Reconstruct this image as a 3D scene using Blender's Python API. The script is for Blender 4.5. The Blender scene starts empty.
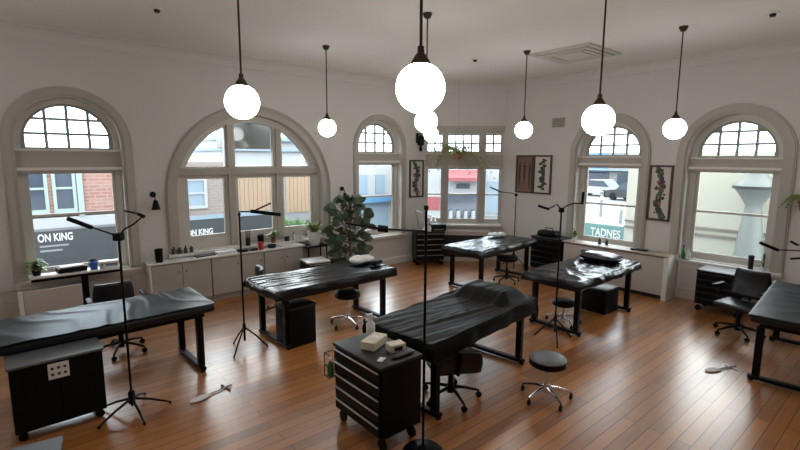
import bpy, bmesh, math, random
from mathutils import Vector, Matrix, noise
from math import sin, cos, pi, radians as R
random.seed(7)
SC = bpy.context.scene
COL = SC.collection

# ------------------------------------------------------------------ materials
def mat(name, color, rough=.5, metal=0, var=.0, vscale=8, bump=0, bscale=40, spec=.5, coat=0, emit=0, trans=0):
    m = bpy.data.materials.new(name); m.use_nodes = True
    nt = m.node_tree; b = nt.nodes['Principled BSDF']
    c = (*color, 1)
    b.inputs['Base Color'].default_value = c
    b.inputs['Roughness'].default_value = rough
    b.inputs['Metallic'].default_value = metal
    b.inputs['Specular IOR Level'].default_value = spec
    b.inputs['Coat Weight'].default_value = coat
    if emit:
        b.inputs['Emission Color'].default_value = c
        b.inputs['Emission Strength'].default_value = emit
    tc = nt.nodes.new('ShaderNodeTexCoord')
    if var:
        n = nt.nodes.new('ShaderNodeTexNoise'); n.inputs['Scale'].default_value = vscale; n.inputs['Detail'].default_value = 4
        nt.links.new(tc.outputs['Object'], n.inputs['Vector'])
        r = nt.nodes.new('ShaderNodeMix'); r.data_type = 'RGBA'
        r.inputs[6].default_value = (*[max(0, x*(1-var)) for x in color], 1)
        r.inputs[7].default_value = (*[min(1, x*(1+var)) for x in color], 1)
        nt.links.new(n.outputs['Fac'], r.inputs[0]); nt.links.new(r.outputs[2], b.inputs['Base Color'])
    if bump:
        n2 = nt.nodes.new('ShaderNodeTexNoise'); n2.inputs['Scale'].default_value = bscale; n2.inputs['Detail'].default_value = 3
        nt.links.new(tc.outputs['Object'], n2.inputs['Vector'])
        bp = nt.nodes.new('ShaderNodeBump'); bp.inputs['Strength'].default_value = bump; bp.inputs['Distance'].default_value = .01
        nt.links.new(n2.outputs['Fac'], bp.inputs['Height']); nt.links.new(bp.outputs['Normal'], b.inputs['Normal'])
    return m

def floor_mat():
    m = bpy.data.materials.new('wood_floor'); m.use_nodes = True
    nt = m.node_tree; b = nt.nodes['Principled BSDF']; N = nt.nodes.new; L = nt.links.new
    tc = N('ShaderNodeTexCoord')
    br = N('ShaderNodeTexBrick'); br.offset = .37; br.squash = 1
    br.inputs['Scale'].default_value = 1; br.inputs['Brick Width'].default_value = 2.6; br.inputs['Row Height'].default_value = .115
    br.inputs['Mortar Size'].default_value = .0035; br.inputs['Mortar Smooth'].default_value = .3
    br.inputs['Color1'].default_value = (.0, .0, .0, 1); br.inputs['Color2'].default_value = (1, 1, 1, 1); br.inputs['Mortar'].default_value = (.5, .5, .5, 1)
    L(tc.outputs['Object'], br.inputs['Vector'])
    mp = N('ShaderNodeMapping'); mp.inputs['Scale'].default_value = (1.2, 14, 1); L(tc.outputs['Object'], mp.inputs['Vector'])
    g = N('ShaderNodeTexNoise'); g.inputs['Scale'].default_value = 2.2; g.inputs['Detail'].default_value = 6; L(mp.outputs[0], g.inputs['Vector'])
    big = N('ShaderNodeTexNoise'); big.inputs['Scale'].default_value = .55; big.inputs['Detail'].default_value = 3; L(tc.outputs['Object'], big.inputs['Vector'])
    a = N('ShaderNodeMath'); a.operation = 'MULTIPLY_ADD'; a.inputs[1].default_value = .38; L(br.outputs['Color'], a.inputs[0])
    a2 = N('ShaderNodeMath'); a2.operation = 'MULTIPLY'; a2.inputs[1].default_value = .42; L(g.outputs['Fac'], a2.inputs[0]); L(a2.outputs[0], a.inputs[2])
    a3 = N('ShaderNodeMath'); a3.operation = 'MULTIPLY_ADD'; a3.inputs[1].default_value = .35; L(big.outputs['Fac'], a3.inputs[0]); L(a.outputs[0], a3.inputs[2])
    cr = N('ShaderNodeValToRGB'); e = cr.color_ramp.elements
    e[0].position = .18; e[0].color = FLOOR_DARK; e[1].position = .85; e[1].color = FLOOR_LIGHT
    L(a3.outputs[0], cr.inputs[0])
    mx = N('ShaderNodeMix'); mx.data_type = 'RGBA'; mx.inputs[7].default_value = (.018, .009, .005, 1)
    L(br.outputs['Fac'], mx.inputs[0]); L(cr.outputs[0], mx.inputs[6]); L(mx.outputs[2], b.inputs['Base Color'])
    rr = N('ShaderNodeMapRange'); rr.inputs[3].default_value = .24; rr.inputs[4].default_value = .42; L(g.outputs['Fac'], rr.inputs[0]); L(rr.outputs[0], b.inputs['Roughness'])
    bp = N('ShaderNodeBump'); bp.inputs['Strength'].default_value = .35; bp.inputs['Distance'].default_value = .004; bp.invert = True
    L(br.outputs['Fac'], bp.inputs['Height']); L(bp.outputs[0], b.inputs['Normal'])
    b.inputs['Specular IOR Level'].default_value = .6; b.inputs['Coat Weight'].default_value = .8; b.inputs['Coat Roughness'].default_value = .26
    return m
FLOOR_DARK = (.15, .048, .010, 1); FLOOR_LIGHT = (.56, .225, .058, 1)

def glass_mat():
    m = bpy.data.materials.new('window_glass'); m.use_nodes = True
    nt = m.node_tree; nt.nodes.clear(); N = nt.nodes.new; L = nt.links.new
    o = N('ShaderNodeOutputMaterial'); mx = N('ShaderNodeMixShader'); t = N('ShaderNodeBsdfTransparent'); g = N('ShaderNodeBsdfGlossy')
    t.inputs[0].default_value = (.95, .975, .97, 1); g.inputs['Roughness'].default_value = .01
    f = N('ShaderNodeFresnel'); f.inputs[0].default_value = 1.15
    L(f.outputs[0], mx.inputs[0]); L(t.outputs[0], mx.inputs[1]); L(g.outputs[0], mx.inputs[2]); L(mx.outputs[0], o.inputs[0])
    return m

def brick_mat(name, c1, c2, mortar, scale=1.0):
    m = bpy.data.materials.new(name); m.use_nodes = True
    nt = m.node_tree; b = nt.nodes['Principled BSDF']; N = nt.nodes.new; L = nt.links.new
    tc = N('ShaderNodeTexCoord'); mp = N('ShaderNodeMapping'); mp.inputs['Rotation'].default_value = (R(-90), 0, 0)
    L(tc.outputs['Object'], mp.inputs['Vector'])
    br = N('ShaderNodeTexBrick'); br.inputs['Scale'].default_value = scale
    br.inputs['Brick Width'].default_value = .3; br.inputs['Row Height'].default_value = .1; br.inputs['Mortar Size'].default_value = .01
    br.inputs['Color1'].default_value = (*c1, 1); br.inputs['Color2'].default_value = (*c2, 1); br.inputs['Mortar'].default_value = (*mortar, 1)
    L(mp.outputs[0], br.inputs['Vector']); L(br.outputs['Color'], b.inputs['Base Color']); b.inputs['Roughness'].default_value = .8
    return m

M = dict(
 wall=mat('wall_paint', (.61, .588, .562), .75, var=.03, vscale=1.5, bump=.08, bscale=60),
 ceil=mat('ceiling_plaster', (.76, .74, .715), .85, var=.03, vscale=3, bump=.5, bscale=26),
 trim=mat('trim_paint', (.41, .385, .34), .45, var=.04, vscale=4),
 trimw=mat('window_paint', (.56, .535, .485), .42, var=.03, vscale=4),
 bar=mat('window_bar_paint', (.30, .31, .27), .5),
 sill=mat('sill_paint', (.70, .68, .64), .35),
 cab=mat('cabinet_paint', (.40, .375, .345), .5, var=.04, vscale=3),
 white=mat('white_laminate', (.74, .735, .72), .3),
 panel=mat('radiator_cover_paint', (.50, .47, .435), .5, var=.03),
 vinyl=mat('black_vinyl', (.005, .006, .008), .38, bump=.15, bscale=120),
 sheet=mat('black_plastic_sheet', (.005, .0055, .007), .26, bump=.25, bscale=18),
 sheetm=mat('matt_black_sheet', (.004, .004, .004), .48, bump=.2, bscale=14, spec=.12),
 sheets=mat('sheer_film', (.020, .026, .033), .42, bump=.2, bscale=16, spec=.28),
 black=mat('black_metal', (.003, .003, .0035), .42, bump=.05, spec=.18),
 blackp=mat('black_plastic', (.004, .004, .0045), .5, spec=.15),
 dark=mat('dark_grey', (.018, .018, .02), .45, spec=.35),
 grey=mat('grey_plastic', (.20, .20, .20), .5),
 greyp=mat('grey_pad', (.12, .13, .14), .38),
 chrome=mat('chrome', (.75, .75, .76), .18, metal=1),
 alu=mat('brushed_aluminium', (.55, .56, .58), .32, metal=1),
 bronze=mat('aged_bronze', (.055, .042, .032), .38, metal=.8),
 globe=mat('opal_glass_lit', (1, .985, .95), .2, emit=23),
 paper=mat('paper', (.72, .71, .69), .7),
 cream=mat('cream_card', (.62, .58, .44), .6, var=.08, vscale=30),
 red=mat('red_plastic', (.45, .03, .025), .4),
 green=mat('green_plastic', (.02, .16, .04), .35),
 pink=mat('pink_plastic', (.55, .12, .15), .4),
 blue=mat('blue_plastic', (.02, .12, .45), .4),
 clear=mat('frosted_plastic', (.62, .64, .64), .25),
 leaf=mat('fig_leaf', (.085, .125, .08), .42, var=.5, vscale=9),
 leafy=mat('bright_leaf', (.14, .26, .05), .45, var=.4, vscale=12),
 leafp=mat('fern_leaf', (.20, .25, .07), .5, var=.4, vscale=9),
 straw=mat('dry_leaf', (.42, .33, .15), .6),
 bark=mat('bark', (.12, .085, .055), .8, bump=.3),
 terra=mat('terracotta', (.28, .12, .06), .7),
 soil=mat('soil', (.03, .02, .015), .9),
 wood=mat('dark_wood_frame', (.055, .026, .016), .4, var=.3, vscale=20),
 woodl=mat('light_wood_top', (.40, .33, .26), .5, var=.15, vscale=10),
 mount=mat('picture_mount', (.58, .55, .50), .6),
 ink=mat('dark_ink', (.045, .045, .045), .6),
 inkg=mat('green_ink', (.06, .12, .07), .6),
 inkr=mat('faded_red_ink', (.30, .12, .10), .6),
 inkb=mat('brown_ink', (.19, .12, .08), .6),
 glass=glass_mat(), floor=floor_mat(),
 street=mat('asphalt', (.14, .145, .15), .8, var=.1, vscale=.6),
 pave=mat('pavement', (.55, .55, .54), .8, var=.08, vscale=1),
 fac_w=mat('white_render', (.25, .255, .26), .7, var=.04, vscale=.8),
 fac_c=mat('cream_render', (.27, .26, .215), .7, var=.03, vscale=.8),
 fac_l=mat('cream_moulding', (.12, .10, .085), .7),
 fac_g=mat('grey_render', (.15, .157, .165), .7, var=.05, vscale=.8),
 fac_b=mat('pale_blue_render', (.155, .20, .245), .7, var=.08, vscale=.8),
 brick=brick_mat('red_brick', (.19, .08, .065), (.23, .125, .10), (.22, .19, .165)),
 brickp=brick_mat('pale_brick', (.15, .12, .11), (.175, .14, .13), (.19, .175, .165)),
 boards=mat('orange_boards', (.22, .15, .10), .7, var=.12, vscale=2),
 mint=mat('mint_paint', (.2, .25, .235), .5),
 signd=mat('dark_sign', (.022, .025, .028), .5, var=.1, vscale=2),
 signw=mat('sign_lettering', (.42, .43, .43), .6),
 teal=mat('teal_sign', (.08, .165, .16), .5),
 aw_red=mat('red_awning', (.2, .05, .055), .7),
 wpane=mat('shop_glass', (.04, .05, .07), .12),
 patina=mat('patina_copper', (.11, .12, .108), .5, var=.12, vscale=3),
 bluep=mat('blue_panel', (.05, .14, .25), .5, var=.1, vscale=2),
 cyan=mat('pale_blue_car_paint', (.2, .25, .28), .25, coat=.5),
 tree=mat('tree_leaf', (.09, .16, .07), .6, var=.4, vscale=4),
)

# ------------------------------------------------------------------ mesh builder
class MB:
    def __init__(s): s.v = []; s.f = []; s.mi = []; s.cur = 0
    def add(s, vs, fs):
        o = len(s.v); s.v += [tuple(v) for v in vs]; s.f += [tuple(i+o for i in f) for f in fs]; s.mi += [s.cur]*len(fs); return s
    def m(s, i): s.cur = i; return s
    def box(s, x0, x1, y0, y1, z0, z1):
        return s.add([(x0,y0,z0),(x1,y0,z0),(x1,y1,z0),(x0,y1,z0),(x0,y0,z1),(x1,y0,z1),(x1,y1,z1),(x0,y1,z1)],
            [(0,3,2,1),(4,5,6,7),(0,1,5,4),(1,2,6,5),(2,3,7,6),(3,0,4,7)])
    def rbox(s, x0, x1, y0, y1, z0, z1, r=.01, seg=2):
        bm = bmesh.new(); bmesh.ops.create_cube(bm, size=1)
        bmesh.ops.scale(bm, vec=(x1-x0, y1-y0, z1-z0), verts=bm.verts)
        bmesh.ops.translate(bm, vec=((x0+x1)/2, (y0+y1)/2, (z0+z1)/2), verts=bm.verts)
        bmesh.ops.bevel(bm, geom=list(bm.edges), offset=r, segments=seg, affect='EDGES', profile=.5)
        return s.bm(bm)
    def bm(s, bm):
        bm.verts.index_update(); s.add([v.co[:] for v in bm.verts], [[v.index for v in f.verts] for f in bm.faces]); bm.free(); return s
    def tube(s, pts, r, n=10, r1=None, cap=True):
        pts = [Vector(p) for p in pts]; k = len(pts); rs = [r if r1 is None else r+(r1-r)*i/(k-1) for i in range(k)]
        o = len(s.v); up = None; vs = []
        for i, p in enumerate(pts):
            t = ((pts[min(i+1,k-1)]-pts[max(i-1,0)])).normalized()
            if up is None: up = t.orthogonal().normalized()
            up = (up - t*up.dot(t)).normalized(); w = t.cross(up)
            for j in range(n):
                a = 2*pi*j/n; vs.append(p + (up*cos(a)+w*sin(a))*rs[i])
        fs = [(i*n+j, i*n+(j+1)%n, (i+1)*n+(j+1)%n, (i+1)*n+j) for i in range(k-1) for j in range(n)]
        if cap: fs += [tuple(range(n))[::-1], tuple((k-1)*n+j for j in range(n))]
        return s.add(vs, fs)
    def lathe(s, prof, c=(0,0,0), n=20, axis='Z'):
        vs = []
        for r, z in prof:
            for j in range(n):
                a = 2*pi*j/n; p = (r*cos(a), r*sin(a), z)
                if axis == 'Y': p = (p[0], p[2], -p[1])
                if axis == 'X': p = (p[2], p[1], -p[0])
                vs.append((p[0]+c[0], p[1]+c[1], p[2]+c[2]))
        k = len(prof)
        fs = [(i*n+j, i*n+(j+1)%n, (i+1)*n+(j+1)%n, (i+1)*n+j) for i in range(k-1) for j in range(n)]
        fs += [tuple(range(n))[::-1], tuple((k-1)*n+j for j in range(n))]
        return s.add(vs, fs)
    def ball(s, c, r, n=16):
        rr = r if isinstance(r, tuple) else (r, r, r); h = n//2+1
        vs = [(c[0], c[1], c[2]-rr[2])]
        for i in range(1, h):
            t = pi*i/h
            for j in range(n):
                a = 2*pi*j/n; vs.append((c[0]+rr[0]*sin(t)*cos(a), c[1]+rr[1]*sin(t)*sin(a), c[2]-rr[2]*cos(t)))
        vs.append((c[0], c[1], c[2]+rr[2])); e = len(vs)-1; fs = []
        for j in range(n): fs.append((0, 1+(j+1)%n, 1+j))
        for i in range(h-2):
            for j in range(n):
                a = 1+i*n; fs.append((a+j, a+(j+1)%n, a+n+(j+1)%n, a+n+j))
        for j in range(n): fs.append((e, 1+(h-2)*n+j, 1+(h-2)*n+(j+1)%n))
        return s.add(vs, fs)
    def grid(s, fn, nu, nv):
        vs = [fn(i/nu, j/nv) for i in range(nu+1) for j in range(nv+1)]
        return s.add(vs, [(i*(nv+1)+j, (i+1)*(nv+1)+j, (i+1)*(nv+1)+j+1, i*(nv+1)+j+1) for i in range(nu) for j in range(nv)])
    def plate(s, outer, holes, t, O=(0,0,0), S=(1,0,0), N=(0,1,0), d=0):
        """flat outline in (along S, up) with holes, t thick, its room side at depth d along N"""
        cu = bpy.data.curves.new('tmp', 'CURVE'); cu.dimensions = '2D'; cu.fill_mode = 'BOTH'; cu.extrude = t/2
        for poly in [outer]+list(holes):
            sp = cu.splines.new('POLY'); sp.points.add(len(poly)-1)
            for q, (x, z) in zip(sp.points, poly): q.co = (x, z, 0, 1)
            sp.use_cyclic_u = True
        ob = bpy.data.objects.new('tmp', cu); COL.objects.link(ob)
        dg = bpy.context.evaluated_depsgraph_get(); me = bpy.data.meshes.new_from_object(ob.evaluated_get(dg))
        O = Vector(O); S = Vector(S); N = Vector(N); Z = Vector((0,0,1))
        s.add([O+S*v.co.x+Z*v.co.y+N*(d+t/2+v.co.z) for v in me.vertices], [tuple(p.vertices) for p in me.polygons])
        bpy.data.objects.remove(ob); bpy.data.curves.remove(cu); bpy.data.meshes.remove(me); return s
    def mesh(s, name, mats, smooth=False):
        me = bpy.data.meshes.new(name); me.from_pydata(s.v, [], s.f); me.update()
        for m_ in (mats if isinstance(mats, (list, tuple)) else [mats]): me.materials.append(m_)
        if len(set(s.mi)) > 1: me.polygons.foreach_set('material_index', s.mi)
        bm = bmesh.new(); bm.from_mesh(me); bmesh.ops.recalc_face_normals(bm, faces=bm.faces); bm.to_mesh(me); bm.free()
        if smooth:
            me.polygons.foreach_set('use_smooth', [True]*len(me.polygons))
            me.set_sharp_from_angle(angle=R(40))
        return me
    def build(s, name, mats, parent=None, smooth=True, loc=(0,0,0), rz=0, label=None):
        o = bpy.data.objects.new(name, s.mesh(name, mats, smooth)); COL.objects.link(o)
        o.location = loc; o.rotation_euler = (0,0,rz)
        if parent: o.parent = parent
        if label: o['label'] = label
        return o

def tag(o, label=None, cat=None, group=None, kind=None):
    for k, v in (('label', label), ('category', cat), ('group', group), ('kind', kind)):
        if v: o[k] = v
    return o
def thing(name, label, cat, loc=(0,0,0), rz=0, group=None, kind=None):
    o = bpy.data.objects.new(name, None); COL.objects.link(o); o.location = loc; o.rotation_euler = (0,0,rz)
    o.empty_display_size = .1
    return tag(o, label, cat, group, kind)
def dup(o, loc=None, rz=None, label=None, group=None, parent=None):
    c = o.copy(); COL.objects.link(c)
    if parent: c.parent = parent
    for ch in list(o.children): dup(ch, parent=c)
    if loc is not None: c.location = loc
    if rz is not None: c.rotation_euler = (0,0,rz)
    if label: c['label'] = label
    if group: c['group'] = group
    return c

# ------------------------------------------------------------------ camera
f_, pitch, roll, yaw = 462.8, .142586, .0055825, .704525
fw = Vector((sin(yaw)*cos(pitch), cos(yaw)*cos(pitch), -sin(pitch))); r_ = Vector((cos(yaw), -sin(yaw), 0)); u_ = r_.cross(fw)
r2 = r_*cos(roll)+u_*sin(roll); u2 = u_*cos(roll)-r_*sin(roll)
cam = bpy.data.cameras.new('camera'); co = bpy.data.objects.new('camera', cam); COL.objects.link(co); SC.camera = co
cam.sensor_width = 36; cam.lens = f_/800*36; cam.clip_end = 300
co.matrix_world = Matrix(((r2.x, u2.x, -fw.x, 0), (r2.y, u2.y, -fw.y, 0), (r2.z, u2.z, -fw.z, 2.4), (0, 0, 0, 1)))

# ------------------------------------------------------------------ room shell
YL, XR, H, T = 8.05, 8.9, 4.1, .3
XB, YB = -3.0, -2.5                       # walls behind the camera
BA, BB = Vector((7.6, YL, 0)), Vector((XR, 6.75, 0))
BS = (BB-BA).normalized(); BN = Vector((1, 1, 0)).normalized(); BL = (BB-BA).length
def arch(xc, h, z0, spring, n=28):
    return [(xc-h, z0), (xc+h, z0)] + [(xc+h*cos(pi*i/n), spring+h*sin(pi*i/n)) for i in range(n+1)]
def rect(x0, x1, z0, z1): return [(x0,z0),(x1,z0),(x1,z1),(x0,z1)]
def clip(poly, x0, x1, z0, z1):
    for ax, val, sg in ((0,x0,1),(0,x1,-1),(1,z0,1),(1,z1,-1)):
        out = []
        for i in range(len(poly)):
            a, b = poly[i-1], poly[i]; da, db = sg*(a[ax]-val), sg*(b[ax]-val)
            if da*db < 0:
                t = da/(da-db); out.append((a[0]+(b[0]-a[0])*t, a[1]+(b[1]-a[1])*t))
            if db >= 0: out.append(b)
        poly = out
        if not poly: return []
    res = []
    for p in poly:
        if not res or (abs(p[0]-res[-1][0])+abs(p[1]-res[-1][1])) > 1e-4: res.append(p)
    return res
def struct(o, label, cat): return tag(o, label, cat, kind='structure')

struct(MB().box(XB-T, XR+T, YB-T, YL+T, -.12, 0).build('floor', M['floor'], smooth=False), 'polished orange-brown timber board floor', 'floor')
struct(MB().box(XB-T, XR+T, YB-T, YL+T, H, H+.15).build('ceiling', M['ceil'], smooth=False), 'pale grey plaster ceiling with pendant lamps', 'ceiling')
OL, SL, NL = (0, YL, 0), (1, 0, 0), (0, 1, 0)
OR_, SR, NR = (XR, 0, 0), (0, 1, 0), (1, 0, 0)
W1 = dict(xc=.74, Ro=.76, Ri=.62, rg=.51, sp=2.60, z0=.70)
W3 = dict(xc=6.275, Ro=.72, Ri=.60, rg=.50, sp=2.62, z0=.69)
W5 = dict(xc=4.28, Ro=.78, Ri=.63, rg=.51, sp=2.50, z0=.72)
W6 = dict(xc=2.26, Ro=.80, Ri=.64, rg=.51, sp=2.49, z0=.70)
B2 = dict(xc=3.45, Ro=1.53, Ri=1.36, sp=1.78, z0=.84)
struct(MB().plate(rect(XB, BA.x, 0, H), [arch(w['xc'], w['Ri'], w['z0'], w['sp']) for w in (W1, W3)]+[arch(B2['xc'], B2['Ri'], B2['z0'], B2['sp'], 40)], T, OL, SL, NL).build('wall_left', M['wall'], smooth=False), 'warm white wall with two arched windows and a large semicircular one', 'wall')
struct(MB().plate(rect(YB, BB.y, 0, H), [arch(w['xc'], w['Ri'], w['z0'], w['sp']) for w in (W5, W6)], T, OR_, SR, NR).build('wall_right', M['wall'], smooth=False), 'warm white wall with two tall arched windows and framed pictures', 'wall')
BAYW = [(.02, .42), (.54, 1.28), (1.42, 1.82)]
struct(MB().plate(rect(0, BL, 0, H), [rect(.0+.012, BL-.012, .86, 3.06)], T, BA, BS, BN).build('wall_bay', M['wall'], smooth=False), 'narrow splayed wall across the room corner holding the triple window', 'wall')
struct(MB().box(XB-T, XB, YB-T, YL+T, 0, H).build('wall_back', M['wall'], smooth=False), 'plain wall behind the left side', 'wall')
struct(MB().box(XB-T, XR+T, YB-T, YB, 0, H).build('wall_near', M['wall'], smooth=False), 'plain wall behind the viewer', 'wall')

def run_profile(O, S, N, L, prof):
    """prof: (into room, z) outline swept along S"""
    O = Vector(O); S = Vector(S); N = Vector(N); mb = MB(); n = len(prof)
    vs = [O+S*l-N*d+Vector((0,0,z)) for l in (0, L) for d, z in prof]
    mb.add(vs, [(i, (i+1)%n, n+(i+1)%n, n+i) for i in range(n)]+[tuple(range(n)), tuple(range(n, 2*n))]); return mb
cor = [(0, H-.19), (.015, H-.19), (.02, H-.165), (.012, H-.15), (.02, H-.09), (.06, H-.035), (.10, H-.02), (.10, H), (0, H)]
bas = [(0, 0), (.022, 0), (.022, .13), (.012, .16), (0, .16)]
runs = [('left', (XB, YL, 0), SL, NL, BA.x-XB), ('right', (XR, YB, 0), SR, NR, BB.y-YB), ('bay', BA, BS, BN, BL)]
for i, (nm, O, S, N, L) in enumerate(runs):
    struct(run_profile(O, S, N, L, cor).build('trim_%d' % (i+1), M['wall'], smooth=False), 'moulded plaster cornice along the top of the %s wall' % nm, 'cornice')
    struct(run_profile(O, S, N, L, bas).build('baseboard_'+nm, M['sill'], smooth=False), 'painted skirting board at the foot of the %s wall' % nm, 'skirting')

def win_arched(n, w, O, S, N, label, rail, tz=(2.28, 2.46)):
    xc, Ro, Ri, rg, sp, z0 = (w[k] for k in ('xc', 'Ro', 'Ri', 'rg', 'sp', 'z0'))
    O = Vector(O); S = Vector(S); N = Vector(N)
    root = struct(thing('window_%d' % n, label, 'window', O+S*xc+Vector((0,0,z0))), label, 'window'); root.location = (0,0,0)
    # moulded surround: three stepped rings
    a = MB()
    for ro, ri, d, t in ((Ro, Ri+.075, -.030, .03), (Ro-.025, Ri+.035, -.045, .015), (Ri+.065, Ri-.004, -.022, .022)):
        a.plate(arch(xc, ro, z0-.02, sp), [arch(xc, ri, z0-.0199, sp)], t, O, S, N, d)
    a.build('surround', M['trim'], root, False)
    # fixed frame with fanlight and sashes, deep in the reveal
    tl, th = tz; holes = []
    inner = arch(xc, rg, th+.015, sp)
    fr = MB().plate(arch(xc, Ri-.001, z0+.02, sp), [arch(xc, rg+.035, th-.02, sp), rect(xc-rg-.035, xc+rg+.035, z0+.06, tl)], .09, O, S, N, .16)
    fr.build('frame', M['trimw'], root, False)
    bars = MB(); cells = []
    cw = 2*rg/4
    zs = [th+.015, th+.015+.205, th+.015+.41, sp+rg+.02]
    for i in range(4):
        for j in range(3):
            c = clip(inner, xc-rg+i*cw+.018, xc-rg+(i+1)*cw-.018, zs[j]+.017, zs[j+1]-.017)
            if len(c) > 2:
                ar = abs(sum(c[k-1][0]*c[k][1]-c[k][0]*c[k-1][1] for k in range(len(c))))/2
                if ar > .003: cells.append(c)
    bars.plate(arch(xc, rg+.04, th-.02, sp), cells, .04, O, S, N, .185); bars.build('fanlight_bars', M['bar'], root, False)
    tr = MB()
    for z, zz, d0, d1 in ((tl, th-.02, .10, .2), (th-.05, th-.0, .07, .2), (tl-.03, tl+.015, .085, .2)):
        x0, x1 = xc-Ri+.002, xc+Ri-.002
        P = [O+S*x+N*d+Vector((0,0,q)) for q in (z, zz) for x, d in ((x0,d0),(x1,d0),(x1,d1),(x0,d1))]
        tr.add(P, [(0,3,2,1),(4,5,6,7),(0,1,5,4),(1,2,6,5),(2,3,7,6),(3,0,4,7)])
    tr.build('transom', M['trim'], root, False)
    tm = MB()
    for q0, q1, d0 in ((tl+.01, tl+.05, .045), (th-.02, th+.005, .06)):
        P = [O+S*x+N*d+Vector((0,0,q)) for q in (q0, q1) for x, d in ((xc-Ri+.003,d0),(xc+Ri-.003,d0),(xc+Ri-.003,.0999),(xc-Ri+.003,.0999))]
        tm.add(P, [(0,3,2,1),(4,5,6,7),(0,1,5,4),(1,2,6,5),(2,3,7,6),(3,0,4,7)])
    tm.build('transom_moulding', M['sill'], root, False)
    for nm, a0, a1, d in (('upper_sash', rail-.018, tl-.005, .205), ('lower_sash', z0+.055, rail+.018, .185)):
        MB().plate(rect(xc-rg-.036, xc+rg+.036, a0, a1), [rect(xc-rg+.012, xc+rg-.012, a0+(.036 if 'up' in nm else .07), a1-.036)], .035, O, S, N, d).build(nm, M['trimw'], root, False)
    g = MB().plate(arch(xc, rg+.03, th, sp), [], .006, O, S, N, .203)
    g.plate(rect(xc-rg, xc+rg, z0+.08, tl-.01), [], .006, O, S, N, .215); g.build('glass', M['glass'], root, False)
    sl = MB(); x0, x1 = xc-Ro-.0, xc+Ro+.0
    for q0, q1, d0 in ((z0-.04, z0, -.09), (z0-.075, z0-.04, -.055)):
        for xa, xb, da, db in ((x0, x1, d0, -.001), (xc-Ri+.002, xc+Ri-.002, -.001, .18)):
            if q1 < z0 and da == -.001: continue
            lift = .018 if da == -.001 else 0
            P = [O+S*x+N*d+Vector((0,0,q+lift)) for q in (q0, q1) for x, d in ((xa,da),(xb,da),(xb,db),(xa,db))]
            sl.add(P, [(0,3,2,1),(4,5,6,7),(0,1,5,4),(1,2,6,5),(2,3,7,6),(3,0,4,7)])
    sl.build('window_sill', M['sill'], root, False)
    return root
win_arched(1, W1, OL, SL, NL, 'arched sash window above the small desk in the left wall', 1.57, (2.2, 2.5))
win_arched(3, W3, OL, SL, NL, 'arched sash window in the left wall beside the fig plant', 1.56, (2.3, 2.52))
win_arched(4, W5, OR_, SR, NR, 'arched sash window in the right wall between two framed pictures', 1.52)
win_arched(5, W6, OR_, SR, NR, 'arched sash window in the right wall looking on a cream building', 1.53, (2.24, 2.44))

# large semicircular window
def win_big():
    xc, Ro, Ri, sp, z0 = (B2[k] for k in ('xc', 'Ro', 'Ri', 'sp', 'z0')); O, S, N = OL, SL, NL
    lab = 'wide semicircular window with six panes above the white cabinets'
    root = struct(thing('window_2', lab, 'window'), lab, 'window')
    a = MB()
    for ro, ri, d, t in ((Ro, Ri+.11, -.03, .03), (Ro-.02, Ri+.14, -.048, .018), (Ri+.12, Ri-.004, -.015, .015)):
        a.plate(arch(xc, ro, z0-.02, sp, 44), [arch(xc, ri, z0-.0199, sp, 44)], t, O, S, N, d)
    a.build('surround', M['trim'], root, False)
    rg = 1.245
    inner = arch(xc, rg, 2.25, sp, 60)
    cols = [(xc-rg, 2.95), (3.13, 3.84), (4.02, xc+rg)]
    top = [c for c in (clip(arch(xc, rg, .9, sp, 60), a_, b_, 2.25, 9) for a_, b_ in cols)]
    low = [rect(2.28, 2.94, 1.03, 2.07), rect(3.13, 3.84, 1.03, 2.07), rect(4.02, 4.66, 1.03, 2.07)]
    MB().plate(arch(xc, Ri-.001, z0+.02, sp, 44), top+low, .10, O, S, N, .14).build('frame', M['trimw'], root, False)
    tr = MB().box(xc-Ri+.01, xc+Ri-.01, YL+.06, YL+.16, 2.11, 2.2).box(xc-Ri+.01, xc+Ri-.01, YL+.04, YL+.16, 2.185, 2.225)
    for x in (3.035, 3.93): tr.box(x-.055, x+.055, YL+.09, YL+.15, z0+.03, 2.12).box(x-.05, x+.05, YL+.09, YL+.15, 2.2, sp+(max(.1, (Ri-.05)**2-(x-xc)**2))**.5-.06)
    tr.build('mullions', M['trim'], root, False)
    for l in low:
        x0, x1 = l[0][0], l[1][0]
        MB().plate(rect(x0-.004, x1+.004, 1.026, 2.074), [rect(x0+.035, x1-.035, 1.075, 2.035)], .04, O, S, N, .165).build('sash', M['trimw'], root, False)
    g = MB().plate(arch(xc, rg+.02, 2.23, sp+.0, 40) if False else clip(arch(xc, rg+.02, .9, sp, 60), 0, 9, 2.22, 9), [], .006, O, S, N, .2)
    g.plate(rect(2.25, 4.69, 1.03, 2.08), [], .006, O, S, N, .2); g.build('glass', M['glass'], root, False)
    MB().box(xc-Ro-.02, xc+Ro+.02, YL-.10, YL-.001, z0-.045, z0).box(xc-Ri+.004, xc+Ri-.004, YL-.001, YL+.16, z0-.02, z0+.02).build('window_sill', M['sill'], root, False)
win_big()

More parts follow.
